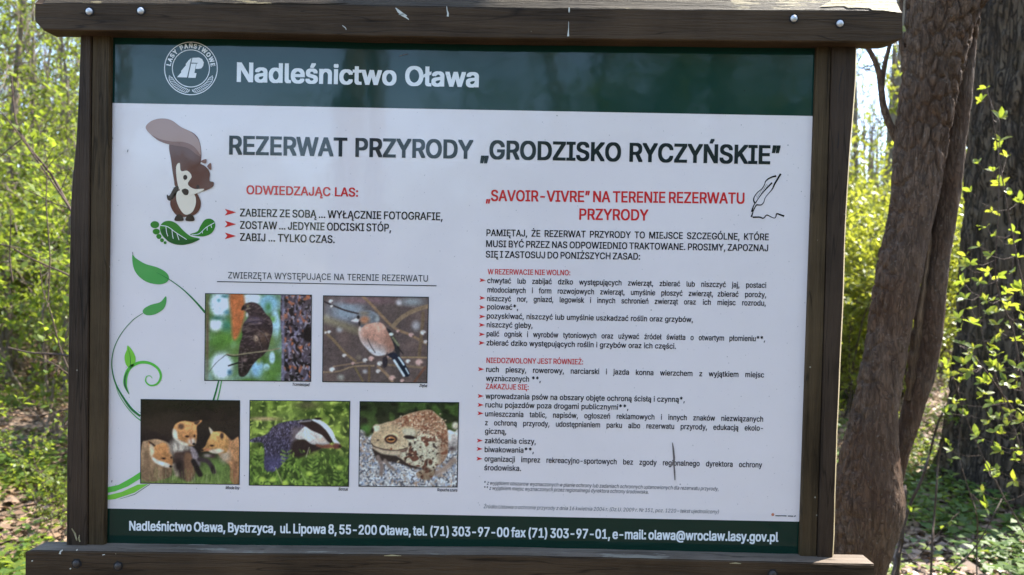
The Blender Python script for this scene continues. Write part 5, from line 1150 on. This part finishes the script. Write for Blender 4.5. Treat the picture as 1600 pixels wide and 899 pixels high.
# ------------------------------------------------------------------ the sapling whose leaf whorls stand before the thick trunk
def leaf_unit():
    V = [(0, 0, 0), (.25, .17, .03), (.55, .23, .045), (.82, .12, .01), (1, 0, -.08), (.82, -.12, .01), (.55, -.23, .045), (.25, -.17, .03), (.3, 0, .0), (.6, 0, -.005)]
    F = [(0, 8, 1), (8, 9, 2, 1), (9, 3, 2), (9, 4, 3), (0, 7, 8), (8, 7, 6, 9), (9, 6, 5), (9, 5, 4)]
    return mesh(V, F, True, 'leaf')
def sapling(seed, Y0, bu, label, whorls=None, stems=None):
    rr = random.Random(seed); me = leaf_unit(); me.materials.append(M_LEAFY); me2 = leaf_unit(); me2.materials.append(M_LEAF)
    base = at(bu, 1130, Y0); e = empty('leafy_sapling', (base.x, Y0, gz(base.x, Y0)))
    tag(e, label, 'sapling'); inv = Matrix.Translation(-e.location)
    whorls = whorls or [(1541, 138), (1533, 158), (1563, 185), (1561, 220), (1557, 232), (1528, 256), (1573, 246), (1552, 268), (1564, 288), (1517, 300), (1578, 305), (1594, 315), (1550, 330), (1541, 356), (1556, 369), (1584, 362), (1580, 382), (1530, 386), (1509, 400), (1516, 412), (1548, 400), (1590, 402), (1545, 425), (1505, 440), (1585, 425), (1530, 440), (1560, 432), (1596, 452), (1540, 470), (1575, 478), (1592, 498), (1564, 520), (1586, 532), (1518, 505), (1502, 537), (1521, 543), (1545, 548), (1506, 568), (1515, 580), (1482, 585), (1562, 578), (1588, 574), (1540, 595), (1573, 598), (1588, 590), (1535, 620), (1552, 630), (1492, 632), (1478, 645), (1576, 645), (1545, 662), (1574, 665), (1595, 660), (1527, 682), (1553, 676), (1565, 705), (1594, 712), (1560, 745), (1585, 752), (1545, 790), (1558, 735)]
    pl = Plant()
    stems = stems or [[(1690, 1130), (1655, 900), (1625, 760), (1598, 610), (1584, 520), (1556, 440), (1560, 330), (1562, 190)], [(1690, 1130), (1645, 820), (1604, 680), (1562, 610), (1524, 560), (1500, 540)], [(1690, 1130), (1635, 720), (1604, 480), (1588, 400), (1568, 290), (1546, 150)]]
    SP = []
    for k, s in enumerate(stems):
        Y = Y0 + (.05, .15, -.02)[k]; pts = [at(u, v, Y) for u, v in spl(s, False, 3)]; pl.tube(pts, .0055, .0018, 6); SP += pts[6:]
    for u, v in whorls:
        p = at(u, v, Y0 + rr.uniform(-.18, .22))
        near = [q for q in SP if q.z < p.z + .03] or SP; q = min(near, key=lambda s: (s - p).length)
        mid = (p + q) / 2 + Vector((0, 0, -.015)); pl.tube([q, mid, p], .0016, .0009, 4)
        ax = ((p - q).normalized() + Vector((0, 0, .9)) + rv(rr, .4)).normalized(); m = rr.choice((4, 5, 5))
        for j in range(m):
            a = 2.4 * j + rr.random(); s0 = ax.orthogonal().normalized(); s1 = ax.cross(s0); d = (s0 * math.cos(a) + s1 * math.sin(a)) * rr.uniform(.6, 1.0) + ax * rr.uniform(.1, .9)
            L = rr.choice((1, 1, .6)) * rr.uniform(.028, .054); o = link('leaf', rr.choice((me, me2, me2)), None, e)
            d.normalize(); z = (ax - d * ax.dot(d)).normalized(); y = z.cross(d)
            mt = Matrix((d, y, z)).transposed().to_4x4(); mt.translation = inv @ p; o.matrix_local = mt @ Matrix.Scale(L, 4)
    w, _ = pl.meshes('stems'); w.transform(inv); link('stems', w, M_TWIG, e)
sapling(15, 1.75, 1690, 'tall thin-stemmed sapling with yellow-green leaf whorls in front of the thick trunk')
r2 = random.Random(91); W2 = []
while len(W2) < 58:
    v = r2.triangular(330, 800, 520); u = r2.uniform(1478 + max(0, 460 - v) * .25, 1606)
    if all((u - a) ** 2 + (v - b) ** 2 > 150 for a, b in W2): W2.append((u, v))
sapling(92, 2.15, 1660, 'lower bushy sapling with dense green leaf whorls at the foot of the thick trunk', W2, [[(1660, 1130), (1640, 900), (1600, 720), (1560, 600), (1530, 500), (1540, 400)], [(1660, 1130), (1650, 860), (1625, 700), (1590, 560), (1580, 450), (1590, 350)], [(1660, 1130), (1630, 900), (1570, 780), (1520, 680), (1490, 590)]])

# ------------------------------------------------------------------ bare-twigged bush behind the left-hand post
def twig_bush():
    rr = random.Random(25); Y = 1.55; base = at(215, 1000, Y); e = empty('twiggy_bush', (base.x, Y, gz(base.x, Y)))
    tag(e, 'bush of long dark twigs with few young leaves behind the left-hand post', 'bush'); inv = Matrix.Translation(-e.location)
    pl = Plant()
    twigs = [([(190, 500), (150, 400), (107, 322), (90, 290), (75, 266), (55, 242), (36, 216), (25, 190), (20, 150), (18, 118)], .007, .0025), ([(190, 500), (140, 380), (108, 324), (92, 300), (70, 268), (45, 232), (20, 197), (-5, 168)], .0055, .002), ([(190, 480), (140, 345), (108, 326), (85, 318), (60, 306), (28, 290)], .004, .0015),
             ([(200, 560), (150, 460), (108, 431), (75, 416), (42, 401), (12, 384), (-15, 384)], .0055, .0025), ([(200, 640), (150, 568), (105, 556), (75, 553), (45, 551), (12, 543)], .0075, .003), ([(200, 690), (140, 600), (106, 584), (85, 569), (55, 556)], .004, .002), ([(210, 760), (150, 630), (105, 640), (75, 647), (50, 650), (0, 640)], .0035, .0015),
             ([(190, 700), (120, 600), (100, 560), (90, 530), (80, 490), (66, 450), (62, 400)], .004, .0015), ([(75, 470), (78, 400), (72, 320), (74, 260), (70, 235)], .003, .0012), ([(20, 440), (15, 400), (17, 340), (12, 325)], .003, .0012), ([(95, 300), (104, 275), (112, 262)], .002, .001), ([(36, 216), (20, 228), (0, 245)], .003, .0015), ([(70, 268), (84, 250), (100, 238)], .0025, .001), ([(190, 820), (130, 790), (100, 800), (70, 815), (40, 820)], .0035, .0015)]
    for pts, a, b in twigs:
        yy = Y + rr.uniform(-.15, .25); P = [at(u, v, yy) for u, v in spl(pts, False, 3)]; pl.tube(P, a, b, 6)
        for q in P[5:]:
            if rr.random() < .30:
                tw = wander(rr, q, rv(rr) + Vector((0, 0, .4)), rr.uniform(.05, .14), 3, .3); pl.tube(tw, .0014, .0007, 4); twig_leaves(pl, rr, tw[1:], .04, .042, 2)
    for s in ((190, 500), (200, 600), (200, 700), (190, 820)): pl.tube([base + Vector((rr.uniform(-.05, .05), 0, -.2)), at(s[0] + 15, 850, Y), at(s[0], s[1], Y)], .012, .007, 7)
    w, lv = pl.meshes('twigs'); w.transform(inv); lv.transform(inv); link('twigs', w, M_TWIG, e); link('foliage', lv, M_LEAF, e)
twig_bush()
# stems on the right, between the leaning tree and the thick trunk
def stem_plant():
    rr = random.Random(35); Y = 1.9; base = at(1440, 1020, Y); e = empty('bare_sapling', (base.x, Y, gz(base.x, Y)))
    tag(e, 'bare thin sapling stems rising beside the base of the leaning tree', 'sapling'); inv = Matrix.Translation(-e.location); pl = Plant()
    for pts, a, b in (([(1400, 1000), (1402, 890), (1409, 840), (1413, 790), (1414, 760)], .012, .008), ([(1395, 900), (1418, 800), (1440, 750), (1455, 700), (1463, 670), (1475, 640), (1500, 600)], .008, .003), ([(1452, 1000), (1456, 860), (1462, 780), (1466, 720), (1472, 690)], .006, .003), ([(1420, 880), (1440, 865), (1462, 838), (1500, 800)], .003, .0015), ([(1530, 1000), (1526, 880), (1527, 810), (1515, 770), (1498, 712), (1500, 675), (1505, 640)], .0035, .0015), ([(1480, 900), (1520, 860), (1545, 820), (1565, 780)], .004, .002)):
        P = [at(u, v, Y + rr.uniform(-.1, .1)) for u, v in spl(pts, False, 3)]; pl.tube(P, a, b, 7)
        for q in P[6:]:
            if rr.random() < .25: tw = wander(rr, q, rv(rr) + Vector((0, 0, .4)), rr.uniform(.04, .12), 3, .3); pl.tube(tw, .0014, .0007, 4); twig_leaves(pl, rr, tw[1:], .05, .04, 2)
    w, lv = pl.meshes('stems'); w.transform(inv); link('stems', w, M_TWIG, e)
    if lv: lv.transform(inv); link('foliage', lv, M_LEAF, e)
stem_plant()
print('trees', cnt, 'objects', len(bpy.data.objects))
